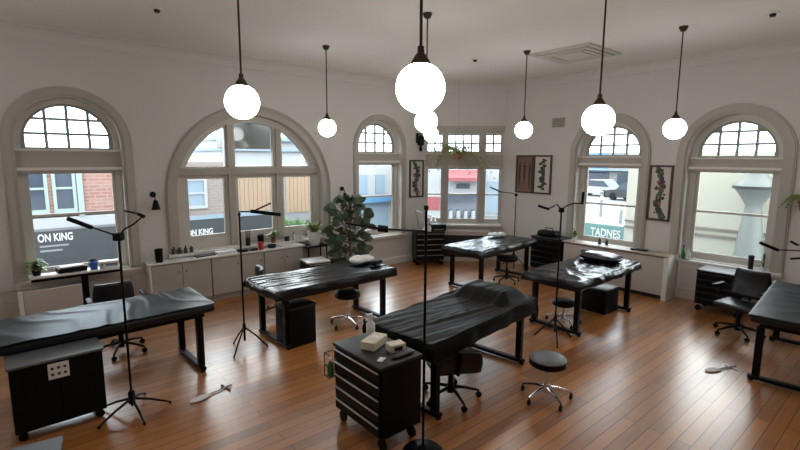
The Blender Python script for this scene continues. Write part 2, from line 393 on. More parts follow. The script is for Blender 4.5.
def win_bay():
    lab = 'triple corner window with small square upper panes'
    root = struct(thing('window_6', lab, 'window'), lab, 'window')
    O, S, N = BA, BS, BN
    P = [(.05, .42), (.54, 1.28), (1.42, 1.79)]
    MB().plate(rect(.013, BL-.013, .861, 3.059), [rect(a, b, 2.56, 2.97) for a, b in P]+[rect(a, b, .92, 2.19) for a, b in P], .12, O, S, N, .06).build('frame', M['trimw'], root, False)
    bars = MB()
    for (a, b), k in zip(P, (2, 4, 2)):
        w = (b-a)/k
        bars.plate(rect(a-.002, b+.002, 2.558, 2.972), [rect(a+i*w+.02, a+(i+1)*w-.02, 2.56+j*.205+.02, 2.56+(j+1)*.205-.02) for i in range(k) for j in range(2)], .035, O, S, N, .1)
    bars.build('top_light_bars', M['bar'], root, False)
    for (a, b) in P:
        MB().plate(rect(a-.002, b+.002, 1.54, 2.192), [rect(a+.03, b-.03, 1.575, 2.16)], .03, O, S, N, .13).build('upper_sash', M['trimw'], root, False)
        MB().plate(rect(a-.002, b+.002, .918, 1.575), [rect(a+.03, b-.03, .975, 1.542)], .03, O, S, N, .1).build('lower_sash', M['trimw'], root, False)
    g = MB()
    for a, b in P: g.plate(rect(a, b, 2.56, 2.97), [], .006, O, S, N, .115).plate(rect(a, b, .95, 2.17), [], .006, O, S, N, .118+.012)
    g.build('glass', M['glass'], root, False)
    q = MB()
    def bx(x0, x1, d0, d1, z0, z1):
        p = [O+S*x+N*d+Vector((0,0,z)) for z in (z0, z1) for x, d in ((x0,d0),(x1,d0),(x1,d1),(x0,d1))]
        q.add(p, [(0,3,2,1),(4,5,6,7),(0,1,5,4),(1,2,6,5),(2,3,7,6),(3,0,4,7)])
    bx(.0, BL, -.05, 0, 3.06, 3.16); bx(.0, BL, -.02, 0, 3.0, 3.06); bx(.013, BL-.013, .03, .06, 2.24, 2.5)
    bx(.42, .54, .02, .06, .9, 3.0); bx(1.28, 1.42, .02, .06, .9, 3.0)
    q.build('mullions', M['trim'], root, False)
    q = MB()
    bx(.02, BL-.02, -.14, 0, .82, .86); bx(.02, BL-.02, 0, .06, .84, .88)
    q.build('window_sill', M['sill'], root, False)
win_bay()
# ------------------------------------------------------------------ lamps on the ceiling
def pendant(loc, lab, gz):
    t = thing('pendant_lamp', lab, 'pendant lamp', (*loc, 0), 0, 'opal globe pendant lamps'); r = .138; q = gz+r
    MB().lathe([(.004, 0), (.03, 0), (.05, .035), (.055, .05), (.055, .06), (.004, .06)], (0,0,H-.061), 18).build('canopy', M['bronze'], t)
    MB().tube([(0,0,H-.06), (0,0,q+.06)], .0085, 8).build('rod', M['bronze'], t)
    MB().lathe([(.008, q-.008), (.052, q-.02), (.058, q-.016), (.055, q-.002), (.03, q+.04), (.02, q+.05), (.018, q+.085), (.008, q+.085)], n=20).build('fitter', M['bronze'], t)
    MB().ball((0,0,gz), r, 32).build('globe', M['globe'], t)
    return t
pend = [((1.53, 3.80), 'opal globe pendant lamp hanging in front of the semicircular window, upper left'),
        ((3.91, 6.37), 'small globe pendant lamp right of the semicircular window'),
        ((1.81, 1.96), 'largest nearest opal globe pendant lamp, hanging in the middle of the view'),
        ((3.97, 4.19), 'globe pendant lamp partly hidden directly below the largest globe'),
        ((6.47, 4.53), 'small globe pendant lamp beside the ceiling air vent, near the paired pictures'),
        ((4.07, 2.07), 'cream globe pendant lamp hanging in front of the right-hand middle arched window'),
        ((6.81, 2.41), 'globe pendant lamp hanging above the tall framed picture on the right wall'),
        ((6.35, 6.55), 'farthest globe pendant lamp, lowest of the three overlapping globes, near corner window')]
pend += [((-.95, 3.9), 'added fill pendant lamp outside the view, beyond its left edge near the viewer'),  # unseen pendants continuing the grid, added to even the light at both sides
         ((-.95, 6.2), 'added fill pendant lamp outside the view, beyond its left edge near the far-left bed'),
         ((6.6, .15), 'added fill pendant lamp outside the view, beyond its right edge above the edge bed')]
GZS = [2.85, 2.87, 2.79, 2.85, 2.87, 2.75, 2.81, 2.86, 2.85, 2.85, 2.85]
for (p, lab), gz in zip(pend, GZS): pendant(p, lab, gz)

# ceiling cassette vent and detectors
v = thing('ceiling_vent', 'square white ceiling air vent with stepped louvres beside a pendant', 'air vent', (7.2, 4.13, H))
MB().plate(rect(-.52, .52, -.52, .52), [rect(-.44, .44, -.44, .44)], .03, S=(1,0,0), N=(0,0,1)).build('dummy', M['white'], v, False)
bpy.data.objects.remove(v.children[0])
fr = MB()
for a, b, z0, z1 in ((.52, .46, -.03, 0), (.43, .37, -.045, -.01), (.34, .28, -.05, -.012)):
    for sx in (1, -1):
        fr.box(min(sx*a, sx*b), max(sx*a, sx*b), -a, a, z0, z1); fr.box(-b, b, min(sx*a, sx*b), max(sx*a, sx*b), z0, z1)
fr.build('louvre_frame', M['trimw'], v, False)
MB().box(-.46, .46, -.46, .46, -.008, -.001).build('backing', M['dark'], v, False)
MB().box(-.24, .24, -.24, .24, -.05, -.02).build('centre_panel', M['trimw'], v, False)
det = [((1.5, 6.11), 'small round smoke detector on ceiling above the semicircular window'), ((6.94, 1.52), 'small round smoke detector on ceiling at upper right'), ((6.32, 5.47), 'small round smoke detector on ceiling near the room corner')]
d0 = None
for (x, y), lab in det:
    if d0 is None:
        d0 = thing('smoke_detector', lab, 'smoke detector', (x, y, H), 0, 'ceiling smoke detectors')
        MB().lathe([(.005, -.02), (.06, -.02), (.065, -.001), (.005, -.001)]).build('base', M['white'], d0)
        MB().lathe([(.004, -.05), (.028, -.05), (.034, -.02), (.004, -.02)]).build('sensor', M['dark'], d0)
    else: dup(d0, (x, y, H), 0, lab)
v = thing('wall_vent', 'small square grey wall vent above the paired pictures', 'air vent', (XR, 5.385, 3.16))
MB().box(-.02, -.001, -.14, .14, -.1, .1).build('frame', M['trim'], v, False)
s_ = MB()
for k in range(6): s_.box(-.03, -.02, -.12, .12, -.085+k*.03, -.068+k*.03)
s_.build('louvres', M['grey'], v, False)

# ------------------------------------------------------------------ treatment beds
BW, BLn, BH = .84, 1.92, .775
def bed():
    t = thing('treatment_bed', 'x', 'treatment bed', group='black treatment beds')
    MB().rbox(-BLn/2, BLn/2, -BW/2, BW/2, BH-.09, BH, .03, 3).build('cushion', M['vinyl'], t)
    MB().box(-.86, .86, -.34, .34, BH-.15, BH-.091).build('apron', M['black'], t, False)
    for sx in (-1, 1):
        for sy in (-1, 1):
            MB().rbox(sx*.80-.035, sx*.80+.035, sy*.33-.035, sy*.33+.035, .06, BH-.15, .006, 1).build('leg', M['black'], t)
        MB().rbox(sx*.80-.035, sx*.80+.035, -.40, .40, .018, .06, .008, 1).build('foot_rail', M['black'], t)
        f = MB()
        for sy in (-1, 1): f.lathe([(.003, 0), (.028, 0), (.028, .018), (.003, .018)], (sx*.8, sy*.37, 0), 12)
        f.build('levelling_foot', M['blackp'], t)
    return t
beds = [  # centre, angle, label
 ((.70, 5.55), 2, 'black padded treatment bed at the far left, beside the black cabinet on wheels'),
 ((3.33, 5.56), 2.3, 'black treatment bed in front of the fig plant, black bin underneath'),
 ((3.63, 3.29), 7, 'black treatment bed in the centre foreground with wedge-shaped head end'),
 ((7.17, 5.66), 5, 'black treatment bed at the back by the corner window'),
 ((6.60, 3.42), 1, 'black treatment bed in the middle right with a pillow on it'),
 ((6.93, .86), 4.5, 'black treatment bed cut off at the right edge of the view')]
b0 = bed()
for i, ((x, y), a, lab) in enumerate(beds):
    if i == 0: b0.location = (x, y, 0); b0.rotation_euler.z = R(a); b0['label'] = lab
    else: dup(b0, (x, y, 0), R(a), lab)

def sheet(loc, ang, lab, m, seed, hang=.10, amp=.012, fold='rand', bump=None, flat=False, ext=None):
    hl, hw = BLn/2+.012, BW/2+.012; x0, x1, hx0, hx1 = -hl, hl, hang, hang
    if ext: x0, x1, hx0, hx1 = ext
    y0, y1 = (-hw, hw)
    rnd = random.Random(seed); off = Vector((rnd.random()*50, rnd.random()*50, 0))
    def fn(u, v_):
        s = x0-hx0+u*(x1-x0+hx0+hx1); q = y0-hang+v_*(y1-y0+2*hang)
        over_x = max(0, x0-s) if hx0 else 0; over_x = max(over_x, max(0, s-x1) if hx1 else 0)
        over_y = max(0, abs(q)-hw)
        x = min(max(s, x0), x1); y = min(max(q, y0), y1)
        p = Vector((s, q, 0))
        if fold == 'long':
            k = noise.noise(Vector((s*.35, q*9+s*1.6, seed)))
            k2 = noise.noise(Vector((s*.8, q*17-s*2.1, seed+5)))
            w = abs(k)*1.3+abs(k2)*.5
        elif fold == 'ripple':
            k = noise.noise(p*1.3+off); w = .5+.5*sin(20*s+9*k+4*sin(3*q+k)); w = w**3*(.4+.6*max(0, noise.noise(p*1.7-off)+.4))
        else:
            w = (1-abs(noise.noise(p*3.1+off))*2.2)**2*.8 + (1-abs(noise.noise(p*6.5-off))*2)**2*.35
        z = BH+.006+amp*max(0, w)
        if bump and not (over_x or over_y): z += bump(x, y)
        elif bump: z += bump(x, y)
        drop = over_x+over_y - (min(over_x, over_y)*.35)
        fl = .5+.5*sin((s*11 if over_y else q*11)+4*noise.noise(p*2+off)); e = (.010+.014*fl)*min(1, drop/.06)
        if over_x: x += math.copysign(e, s)
        if over_y: y += math.copysign(e, q)
        dz = drop*(1+.14*noise.noise(Vector((s*1.7, q*1.7, seed+9))))
        return (x, y, z-dz)
    o = MB().grid(fn, 110, 64).build('bed_sheet', m, None, True, (loc[0], loc[1], 0), R(ang))
    so = o.modifiers.new('thickness', 'SOLIDIFY'); so.thickness = .002; so.offset = 1
    return tag(o, lab, 'bed sheet', 'plastic sheets over the beds')
def wedge(x, y):                       # head-end wedge under the sheet
    t = max(0, min(1, (x-.34)/.2)); e = max(0, min(1, (.95-x)/.16)); w = max(0, min(1, (.40-abs(y))/.16))
    sm = lambda q: q*q*(3-2*q)
    return .12*sm(t)*sm(e)*sm(w)
sheet(beds[0][0], 2, 'grey-blue sheer film with rippled folds lying on the far left bed', M['sheets'], 3, hang=.0, amp=.013, fold='ripple', ext=(-.9, .955, 0, .0))
sheet(beds[1][0], 2.3, 'shiny black sheet with long creases draped on the bed before the fig plant', M['sheet'], 11, hang=.11, amp=.020, fold='long')
sheet(beds[2][0], 7, 'matt black pleated sheet draped over the centre foreground bed and wedge', M['sheetm'], 21, hang=.17, amp=.024, fold='long', bump=wedge)
sheet(beds[3][0], 5, 'crumpled shiny black sheet draped on the back bed by corner window', M['sheet'], 31, hang=.13, amp=.018, fold='long')
sheet(beds[4][0], 1, 'crinkled shiny black sheet draped on the middle right bed under a pillow', M['sheet'], 41, hang=.11, amp=.018)
sheet(beds[5][0], 4.5, 'smooth dark sheet with a few creases on the bed at right edge', M['sheets'], 51, hang=.02, amp=.010, fold='ripple')
def pillow(name, lab, cat, loc, rz, sx, sy, sz, m, seed, tilt=0, cr=1):
    def fn(u, v_):
        a = 2*pi*u; t = pi*(v_-.5)
        ct, st = cos(t), sin(t)
        p = lambda c, e: math.copysign(abs(c)**e, c)
        x = sx*p(ct, .5)*p(cos(a), .55); y = sy*p(ct, .5)*p(sin(a), .55); z = sz*p(st, 1.0)
        n = noise.noise(Vector((x*6*cr, y*6*cr, z*9+seed)))*cr
        return (x*(1+.04*n), y*(1+.04*n), sz+z*(1+.35*n))
    o = MB().grid(fn, 40, 20).build(name, m, None, True, loc, rz); o.rotation_euler.x = tilt
    return tag(o, lab, cat)
pillow('pillow', 'black film-wrapped pillow lying on the middle right bed', 'pillow', (7.18, 3.46, BH+.028), R(85), .33, .21, .06, M['sheet'], 3)
pillow('film_bundle', 'crumpled translucent film bunched beyond the pillow on middle right bed', 'plastic film', (7.40, 3.74, BH+.03), R(80), .2, .05, .04, M['sheets'], 8, cr=1.8)
pillow('towel_bundle', 'crumpled pale paper towel bundle lying on the bed before fig plant', 'paper towel', (4.08, 5.70, BH+.028), R(10), .20, .13, .055, M['paper'], 5, cr=1.9)
pillow('black_pouch', 'small black pouch lying against the pale towel bundle on bed', 'pouch', (4.17, 5.46, BH+.028), R(20), .12, .06, .04, M['blackp'], 6)
pillow('film_wad', 'small wad of clear film lying on the back bed', 'plastic film', (7.72, 5.95, BH+.026), R(-20), .2, .1, .04, M['clear'], 9, cr=2)

# ------------------------------------------------------------------ stools and chairs
def casters(t, pts, r=.025, m='blackp'):
    for (x, y) in pts:
        c = MB().lathe([(.004, -.012), (r, -.012), (r, .012), (.004, .012)], (x, y, r), 14, 'Y').tube([(x, y, r), (x, y, 2*r+.012)], .008, 8)
        c.build('caster', M[m], t)
def star(t, r, n, z, m, a0=.3, wheels=True, rw=.026):
    b = MB(); pts = []
    for k in range(n):
        a = a0+2*pi*k/n; x, y = r*cos(a), r*sin(a); pts.append((x, y))
        b.tube([(0,0,z+.05), (x*.5, y*.5, z+.035), (x, y, z)], .020, 8, .012)
    b.lathe([(.003, z-.01), (.035, z-.01), (.035, z+.08), (.003, z+.08)], n=14)
    b.build('base', M[m], t)
    if wheels: casters(t, pts, rw)
def stool(name, lab, loc, rz, hseat, seat='greyp', frame='chrome', r=.185, back=False):
    t = thing(name, lab, 'stool', loc, rz)
    star(t, .25, 5, .075, frame)
    MB().tube([(0,0,.12), (0,0,.28)], .026, 14).tube([(0,0,.26), (0,0,hseat-.07)], .016, 12).build('column', M[frame], t)
    MB().lathe([(.004, hseat-.085), (r-.02, hseat-.085), (r, hseat-.07), (r, hseat-.022), (.004, hseat-.022)], n=30).build('seat_rim', M['black'], t)
    MB().lathe([(.004, hseat-.0215), (r-.004, hseat-.0215), (r-.002, hseat-.012), (r-.014, hseat-.002), (r*.6, hseat+.006), (.004, hseat+.008)], n=30).build('seat', M[seat], t)
    MB().tube([(.02, 0, hseat-.08), (.1, .02, hseat-.11), (.13, .025, hseat-.12)], .006, 8).build('lever', M['black'], t)
    return t
stool('round_stool', 'round grey-topped stool on a chrome wheeled base standing alone on the floor', (3.99, 2.39, 0), .2, .44)
stool('round_stool', 'black round stool with chrome base under the bed before the fig plant', (3.62, 5.42, 0), .6, .50, 'vinyl')
stool('round_stool', 'black wheeled stool tucked under the back bed by corner window', (7.35, 5.40, 0), .4, .52, 'vinyl', 'black', .2)
stool('round_stool', 'black low stool with chrome base tucked under the middle right bed', (6.10, 3.45, 0), .1, .36, 'vinyl', 'chrome', .16)

def office_chair(lab, loc, rz, arms=True, hseat=.47, backh=.42, back_z=.6, frame='blackp'):
    t = thing('office_chair', lab, 'office chair', loc, rz)
    star(t, .29, 5, .075, frame, .5, rw=.03)
    MB().tube([(0,0,.12), (0,0,.3)], .028, 12).tube([(0,0,.28), (0,0,hseat-.05)], .018, 12).build('column', M['chrome' if frame == 'chrome' else 'black'], t)
    MB().rbox(-.24, .24, -.24, .22, hseat-.06, hseat+.02, .03, 3).build('seat', M['vinyl'], t)
    def fn(u, v_):
        x = -.23+.46*u; z = back_z+backh*v_; edge = (abs(2*u-1)**6+abs(2*v_-1)**6)
        return (x*(1-.12*max(0, 2*v_-1)**2), .23+.05*v_-.05*(1-(2*u-1)**2)+.02*sin(v_*pi), z)
    b = MB().grid(fn, 12, 10).build('backrest', M['vinyl'], t); so = b.modifiers.new('thick', 'SOLIDIFY'); so.thickness = .045; so.offset = 1
    MB().tube([(0, .1, hseat-.06), (0, .24, hseat-.04), (0, .30, hseat+.08), (0, .31, back_z+.2)], .018, 8).build('back_support', M['black'], t)
    if arms:
        for sx in (-1, 1):
            MB().tube([(sx*.22, .05, hseat-.05), (sx*.29, .05, hseat-.02), (sx*.30, .06, hseat+.19), (sx*.29, .0, hseat+.21)], .013, 8).rbox(sx*.29-.03, sx*.29+.03, -.14, .14, hseat+.20, hseat+.235, .012, 2).build('armrest', M['blackp'], t)
    return t
office_chair('black office chair behind the far left bed, backrest under the window desk', (.92, 6.42, 0), R(0), True, .48, .40, .42)
office_chair('black office chair with armrests between right-hand drawers and the edge bed', (7.58, 1.66, 0), R(-100), True, .44, .38, .50)
office_chair('black armchair on wheels pushed under the centre foreground bed', (3.25, 3.02, 0), R(150), False, .40, .20, .40, 'black')
office_chair('black desk chair between white cabinets and the bed before fig plant', (3.08, 6.50, 0), R(75), False, .44, .30, .46, 'chrome')

# ------------------------------------------------------------------ floor lamps (task lights)
def flamp(lab, loc, base, top, arms, heads, hub=None, legs=None, clampz=None):
    t = thing('floor_lamp', lab, 'floor lamp', loc, -yaw)
    MB().tube([(0,0,.06 if base != 'tripod' else .12), (0,0,top)], .011, 10).build('pole', M['black'], t)
    if base == 'round':
        MB().lathe([(.004, 0), (.165, 0), (.168, .012), (.15, .03), (.04, .045), (.02, .07), (.004, .07)], n=30).build('base', M['black'], t)
    elif base == 'star':
        for k in range(5):
            a = .5+2*pi*k/5; x, y = .32*cos(a), .32*sin(a)
            MB().tube([(0,0,.14), (x*.5, y*.5, .09), (x, y, .02)], .013, 8, .009).ball((x, y, .014), .014, 8).build('leg', M['black'], t)
        MB().lathe([(.004, .09), (.03, .09), (.03, .2), (.015, .22), (.004, .22)], n=14).build('hub', M['black'], t)
    else:
        for k in range(legs or 3):
            a = .35+2*pi*k/(legs or 3); x, y = .27*cos(a), .27*sin(a)
            MB().tube([(0,0,.30), (x*.55, y*.55, .16), (x, y, .012)], .010, 8).ball((x, y, .012), .012, 8).build('leg', M['black'], t)
        MB().lathe([(.004, .26), (.022, .26), (.022, .34), (.004, .34)], n=12).tube([(0,0,.13), (0,0,.28)], .014, 8).build('hub', M['black'], t)
    if hub: MB().rbox(-hub, hub, -hub, hub, top-hub, top+hub, .008, 2).build('joint_box', M['blackp'], t)
    for a in arms: MB().tube(a, .008, 8).build('arm', M['black'], t)
    for p, q, w in heads:
        p, q = Vector(p), Vector(q); MB().tube([p, p.lerp(q, .06), p.lerp(q, .94), q], w, 10).build('lamp_head', M['blackp'], t)
    return t
flamp('black tripod task lamp with two jointed arms standing before the far left bed', (.73, 4.77, 0), 'star', 1.69,
      [[(0,0,1.69), (-.09,0,1.725), (-.2,-.02,1.77), (-.25,-.02,1.79)], [(0,0,1.69), (.06,0,1.76), (.13,.02,1.80), (.225,.02,1.875), (.17,.02,1.90), (.07,.0,1.925)]],
      [((-.22,-.02,1.775), (-.42,-.03,1.855), .020), ((.235,.02,1.868), (.18,.02,1.895), .016)], .036)
flamp('black task lamp with a wide light bar before the beige base cabinets', (2.12, 5.50, 0), 'tripod', 1.72,
      [[(0,0,1.70), (-.012,0,1.72), (.005,0,1.755), (.14,0,1.755)], [(.14,0,1.755), (.19,0,1.77), (.39,0,1.86)]],
      [((.14,0,1.76), (.50,0,1.72), .022), ((.22,0,1.782), (.39,0,1.862), .010)], .016)
flamp('tall black floor lamp with round base in the foreground by the drawer trolley', (2.425, 2.545, 0), 'round', 2.03,
      [[(0,0,1.85), (-.1,0,1.853), (-.3,0,1.862)], [(-.36,0,1.87), (-.5,.02,1.888), (-.62,.02,1.905)]],
      [((-.29,0,1.862), (-.37,0,1.870), .026)], .018)
flamp('black task lamp with two raised arms at the end of the middle right bed', (5.42, 3.17, 0), 'tripod', 1.755,
      [[(0,0,1.755), (-.06,0,1.83), (-.11,0,1.80), (-.175,0,1.768)], [(0,0,1.755), (.06,0,1.81), (.16,0,1.845), (.262,0,1.84)]],
      [((-.16,0,1.765), (-.30,0,1.81), .016), ((.262,0,1.83), (.268,0,1.99), .018)], .03)
flamp('black floor lamp with one long arm beyond the back bed, below the paired pictures', (8.56, 6.12, 0), 'tripod', 1.62,
      [[(0,0,1.62), (-.09,0,1.66), (-.34,0,1.682)], ], [((-.33,0,1.68), (-.58,0,1.79), .016)], .03)
flamp('black task lamp at the right edge with one arm reaching toward the window', (8.2, 1.12, 0), 'tripod', 1.29,
      [[(0,0,1.19), (-.12,0,1.193), (-.41,0,1.205)], [(0,0,1.26), (-.148,0,1.275), (-.2,0,1.3)], [(0,0,1.10), (-.12,0,1.09)]],
      [((-.40,0,1.20), (-.65,0,1.30), .022), ((-.14,0,1.27), (-.24,0,1.32), .016), ((-.09,0,1.09), (-.21,0,1.08), .014)], .03)

# ------------------------------------------------------------------ tool trolleys
def trolley(name, lab, loc, rz, w, d, h, n, trim='alu', cat='drawer trolley', handle=False, wheel=.045, big=0):
    """front faces local -y, origin at the floor under the centre"""
    t = thing(name, lab, cat, loc, rz); z0 = wheel*2+.03
    MB().box(-w/2, w/2, -d/2+.02, d/2, z0, h-.03).build('body', M['black'], t, False)
    b = MB().rbox(-w/2-.012, w/2+.012, -d/2-.012, d/2+.012, h-.03, h, .01, 2); b.build('top', M['dark'], t)
    casters(t, [(sx*(w/2-.05), sy*(d/2-.06)) for sx in (-1, 1) for sy in (-1, 1)], wheel)
    hh = (h-.03-z0-.02)/n
    for k in range(n):
        za = z0+.01+k*hh
        dr = MB().rbox(-w/2+.015, w/2-.015, -d/2-.002, -d/2+.019, za+.006, za+hh-.006, .004, 1).build('drawer', M['black'], t)
        MB().rbox(-w/2+.02, w/2-.02, -d/2-.018, -d/2-.002, za+hh-.024, za+hh-.010, .003, 1).build('handle', M[trim], dr)
    if handle:
        for sx in (-1, 1):
            MB().tube([(sx*(w/2+.012), -d/2+.06, h-.06), (sx*(w/2+.05), -d/2+.06, h-.05), (sx*(w/2+.05), d/2-.06, h-.05), (sx*(w/2+.012), d/2-.06, h-.06)], .009, 8).build('side_rail', M['chrome'], t)
    return t
trolley('drawer_trolley', 'black drawer trolley with silver-edged drawers in the centre foreground', (2.345, 3.07, 0), R(-90), .68, .44, .76, 5, handle=False, wheel=.05)
trolley('drawer_trolley', 'black and steel drawer chest at the back wall left of the corner window', (7.28, 7.56, 0), R(-30), .66, .42, .78, 5, 'alu')
trolley('drawer_trolley', 'black drawer chest under the right-hand window beside the office chair', (8.52, 2.12, 0), R(-90), .62, .44, .68, 5, 'dark')
trolley('drawer_trolley', 'black drawer chest against right wall below the paired pictures', (8.62, 5.25, 0), R(-90), .70, .40, .80, 5, 'dark')
trolley('drawer_cart', 'small white-topped drawer cart behind the bed before the fig plant', (4.2, 7.35, 0), R(-8), .42, .40, .56, 3, 'grey', wheel=.03)
[c for c in bpy.data.objects['drawer_cart'].children if c.name.startswith('top')][0].data.materials[0] = M['white']
# items on the foreground trolley
t = thing('tissue_box', 'cream cardboard glove box lying on the foreground drawer trolley', 'box', (2.36, 3.12, .76), R(25))
MB().rbox(-.125, .125, -.07, .07, 0, .075, .006, 1).build('carton', M['cream'], t)
MB().lathe([(.004, .0752), (.045, .0752), (.04, .079), (.004, .079)], n=16).build('opening', M['paper'], t)
t = thing('small_carton', 'small beige card carton beside the glove box on foreground trolley', 'box', (2.44, 2.92, .76), R(-10))
MB().rbox(-.075, .075, -.05, .05, 0, .07, .005, 1).build('carton', M['cream'], t); MB().box(-.04, .04, -.0515, -.0502, .015, .05).build('panel', M['dark'], t, False)
tag(MB().rbox(-.04, .04, -.025, .025, 0, .012, .004, 1).build('card_slip', M['paper'], None, True, (2.22, 2.84, .76), R(30)), 'small white paper slip at the front corner of foreground trolley', 'paper')
tag(pillow('cloth_pad', 'x', 'cloth', (2.42, 2.80, .76), 0, .12, .04, .015, M['dark'], 4), 'dark folded cloth along the edge of the foreground trolley', 'cloth')
def bottle(lab, loc, h=.18, r=.03, m='clear', cap='white', name='bottle', cat='bottle', group=None, spray=False):
    t = thing(name, lab, cat, loc, 0, group)
    MB().lathe([(.003, 0), (r*.95, 0), (r, .01), (r, h*.6), (r*.4, h*.78), (r*.36, h*.86), (.003, h*.86)], n=16).build('body', M[m], t)
    c = MB().lathe([(.003, h*.861), (r*.42, h*.861), (r*.40, h), (.003, h)], n=12)
    if spray: c.rbox(-.05, .02, -.012, .012, h, h+.03, .004, 1).tube([(-.03, 0, h), (-.045, 0, h-.03)], .005, 6)
    c.build('cap', M[cap], t)
    return t
bottle('white spray bottle standing on the back corner of the foreground trolley', (2.50, 3.36, .76), .17, .042, 'paper', 'white', spray=True)
t = thing('side_rack', 'wire rack hooked on the foreground trolley side holding bottles', 'rack', (2.24, 3.4145, .42))
r_k = MB()
for z in (.0, .10, .22): r_k.tube([(-.16, 0, z), (-.16, .09, z), (.16, .09, z), (.16, 0, z)], .004, 6)
for x in (-.16, -.05, .05, .16): r_k.tube([(x, 0, .22), (x, .09, .22), (x, .09, 0), (x, 0, 0)], .004, 6)
r_k.build('wires', M['black'], t); MB().box(-.155, .155, .004, .086, .003, .008).build('tray', M['dark'], t, False)
bottle('green bottle in the rack on the foreground trolley side', (2.115, 3.46, .4285), .17, .03, 'green', 'white')
bottle('pink bottle in the rack on the foreground trolley side', (2.22, 3.46, .4285), .22, .028, 'pink', 'white')
bottle('clear bottle in the rack on the foreground trolley side', (2.34, 3.46, .4285), .2, .028, 'clear', 'white')

# black cabinet on wheels, left foreground
t = thing('wheeled_cabinet', 'black wheeled cabinet with a white label in front of the far left bed', 'cabinet', (.20, 4.98, 0), R(2))
MB().rbox(-.33, .33, -.17, .17, .085, .655, .006, 1).build('body', M['black'], t)
MB().rbox(-.345, .345, -.185, .185, .655, .68, .006, 1).build('top', M['greyp'], t)
for sx in (-1, 1):
    MB().box(sx*.165-.155, sx*.165+.155, -.182, -.171, .10, .645).build('door', M['blackp'], t, False)
lb = MB().box(-.075, .075, -.1845, -.1825, .50, .64).build('label_sheet', M['paper'], t, False, label='white label with dark pictograms')
ic = MB()
for i in range(3):
    for j in range(2): ic.lathe([(.002, -.186), (.013, -.186), (.013, -.1846), (.002, -.1846)], (-.045+i*.045, 0, .54+j*.055), 10, 'Y')
ic.build('pictograms', M['ink'], lb, False)
casters(t, [(sx*.28, sy*.12) for sx in (-1, 1) for sy in (-1, 1)], .035)
t = thing('low_cabinet', 'dark cabinet with a grey top at the bottom left corner', 'cabinet', (-.42, 3.06, 0), R(-8))
MB().rbox(-.5, .5, -.32, .32, .0, .70, .008, 1).build('body', M['black'], t)
MB().rbox(-.51, .51, -.33, .33, .70, .72, .006, 1).build('top', M['greyp'], t)
MB().box(-.46, .46, -.332, -.321, .05, .64).build('door', M['blackp'], t, False)
# bins / boxes under beds
t = thing('storage_bin', 'black square bin standing under the bed before the fig plant', 'bin', (2.74, 5.32, 0), R(4))
MB().rbox(-.2, .2, -.17, .17, 0, .50, .012, 2).build('body', M['blackp'], t); MB().rbox(-.21, .21, -.18, .18, .50, .53, .01, 2).build('lid', M['vinyl'], t)
t = thing('storage_bin', 'black storage box standing under the middle right bed', 'bin', (7.16, 3.42, 0), R(0))
MB().rbox(-.22, .22, -.2, .2, 0, .36, .012, 2).build('body', M['blackp'], t); MB().rbox(-.23, .23, -.21, .21, .36, .39, .01, 2).build('lid', M['vinyl'], t)
# foot switches
def pedal(lab, loc, rz):
    t = thing('foot_pedal', lab, 'foot pedal', loc, rz)
    MB().ball((0, 0, .012), (.11, .05, .012), 20).build('pad', M['paper'], t)
    MB().tube([(.10, 0, .012), (.35, .01, .012)], .008, 8).build('rod', M['alu'], t)
    MB().tube([(.28, -.08, .01), (.28, .09, .01)], .008, 8).build('cross_rod', M['alu'], t)
    return t
p_ = pedal('white foot pedal with steel rod on floor by the far left bed', (1.30, 4.60, 0), R(12))
pedal('white foot pedal with steel rod on floor by the right edge bed', (6.02, 1.50, 0), R(-25))
# ------------------------------------------------------------------ fitted furniture along the left wall
CF, CB, CH = 7.75, YL-.025, .745
units = [(1.58, 2.49, 2), (2.49, 2.99, 1), (2.99, 3.41, 1), (3.41, 4.2, 2)]
ulab = ['beige two-door base cabinet at the left end of the worktop', 'narrow beige base cabinet second from the left under the worktop',
        'narrow beige base cabinet third from the left under the worktop', 'beige two-door base cabinet at the right end of the worktop']
for (x0, x1, n), lab in zip(units, ulab):
    t = thing('base_cabinet', lab, 'cabinet', (0,0,0), 0, 'base cabinets under the big window')
    MB().box(x0+.004, x1-.004, CF+.03, CB, .09, CH-.002).box(x0+.004, x1-.004, CF+.08, CB, .0, .09).build('body', M['cab'], t, False)
    if x0 < 1.6: MB().box(x0-.02, x0+.0035, CF, CB, 0, CH-.002).build('end_panel', M['white'], t, False, label='white end panel')
    for k in range(n):
        a = x0+.008+k*(x1-x0-.016)/n; b = x0+.008+(k+1)*(x1-x0-.016)/n-.005
        d = MB().rbox(a, b, CF+.008, CF+.029, .10, CH-.012, .004, 1).build('door', M['cab'], t)
        MB().lathe([(.003, 0), (.012, 0), (.008, .02), (.003, .02)], ((b-.05) if k == 0 else (a+.05), CF-.012, CH-.15), 10, 'Y').build('knob', M['bronze'], d)
tag(MB().rbox(1.54, 4.22, CF-.02, YL-.051, CH, CH+.03, .006, 1).build('worktop', M['white'], None), 'long white worktop on the beige cabinets under the big window', 'worktop')
WZ = CH+.03
def cup(lab, loc, h=.11, r=.04, m='red', name='cup', cat='cup'):
    o = MB().lathe([(.003, 0), (r*.85, 0), (r, h), (r*.9, h), (r*.78, .01), (.003, .008)], n=18).build(name, M[m], None, True, loc); return tag(o, lab, cat)
cup('tall black tumbler at the left end of the white worktop', (1.72, 7.83, WZ), .21, .06, 'blackp', 'tumbler', 'tumbler')
for k, x in enumerate((1.98, 2.07, 2.16, 2.25)):
    bottle('small dark bottle on the sill, left corner of the big window', (x, 7.99, .84), .12+.01*(k % 2), .028, 'ink', 'white' if k % 2 else 'blackp', group='small dark bottles on the big window sill')
tag(MB().box(-.13, .13, -.09, .09, 0, .006).build('paper_sheet', M['paper'], None, False, (2.02, 7.85, WZ), .15), 'white paper sheet lying right of the black tumbler', 'paper')
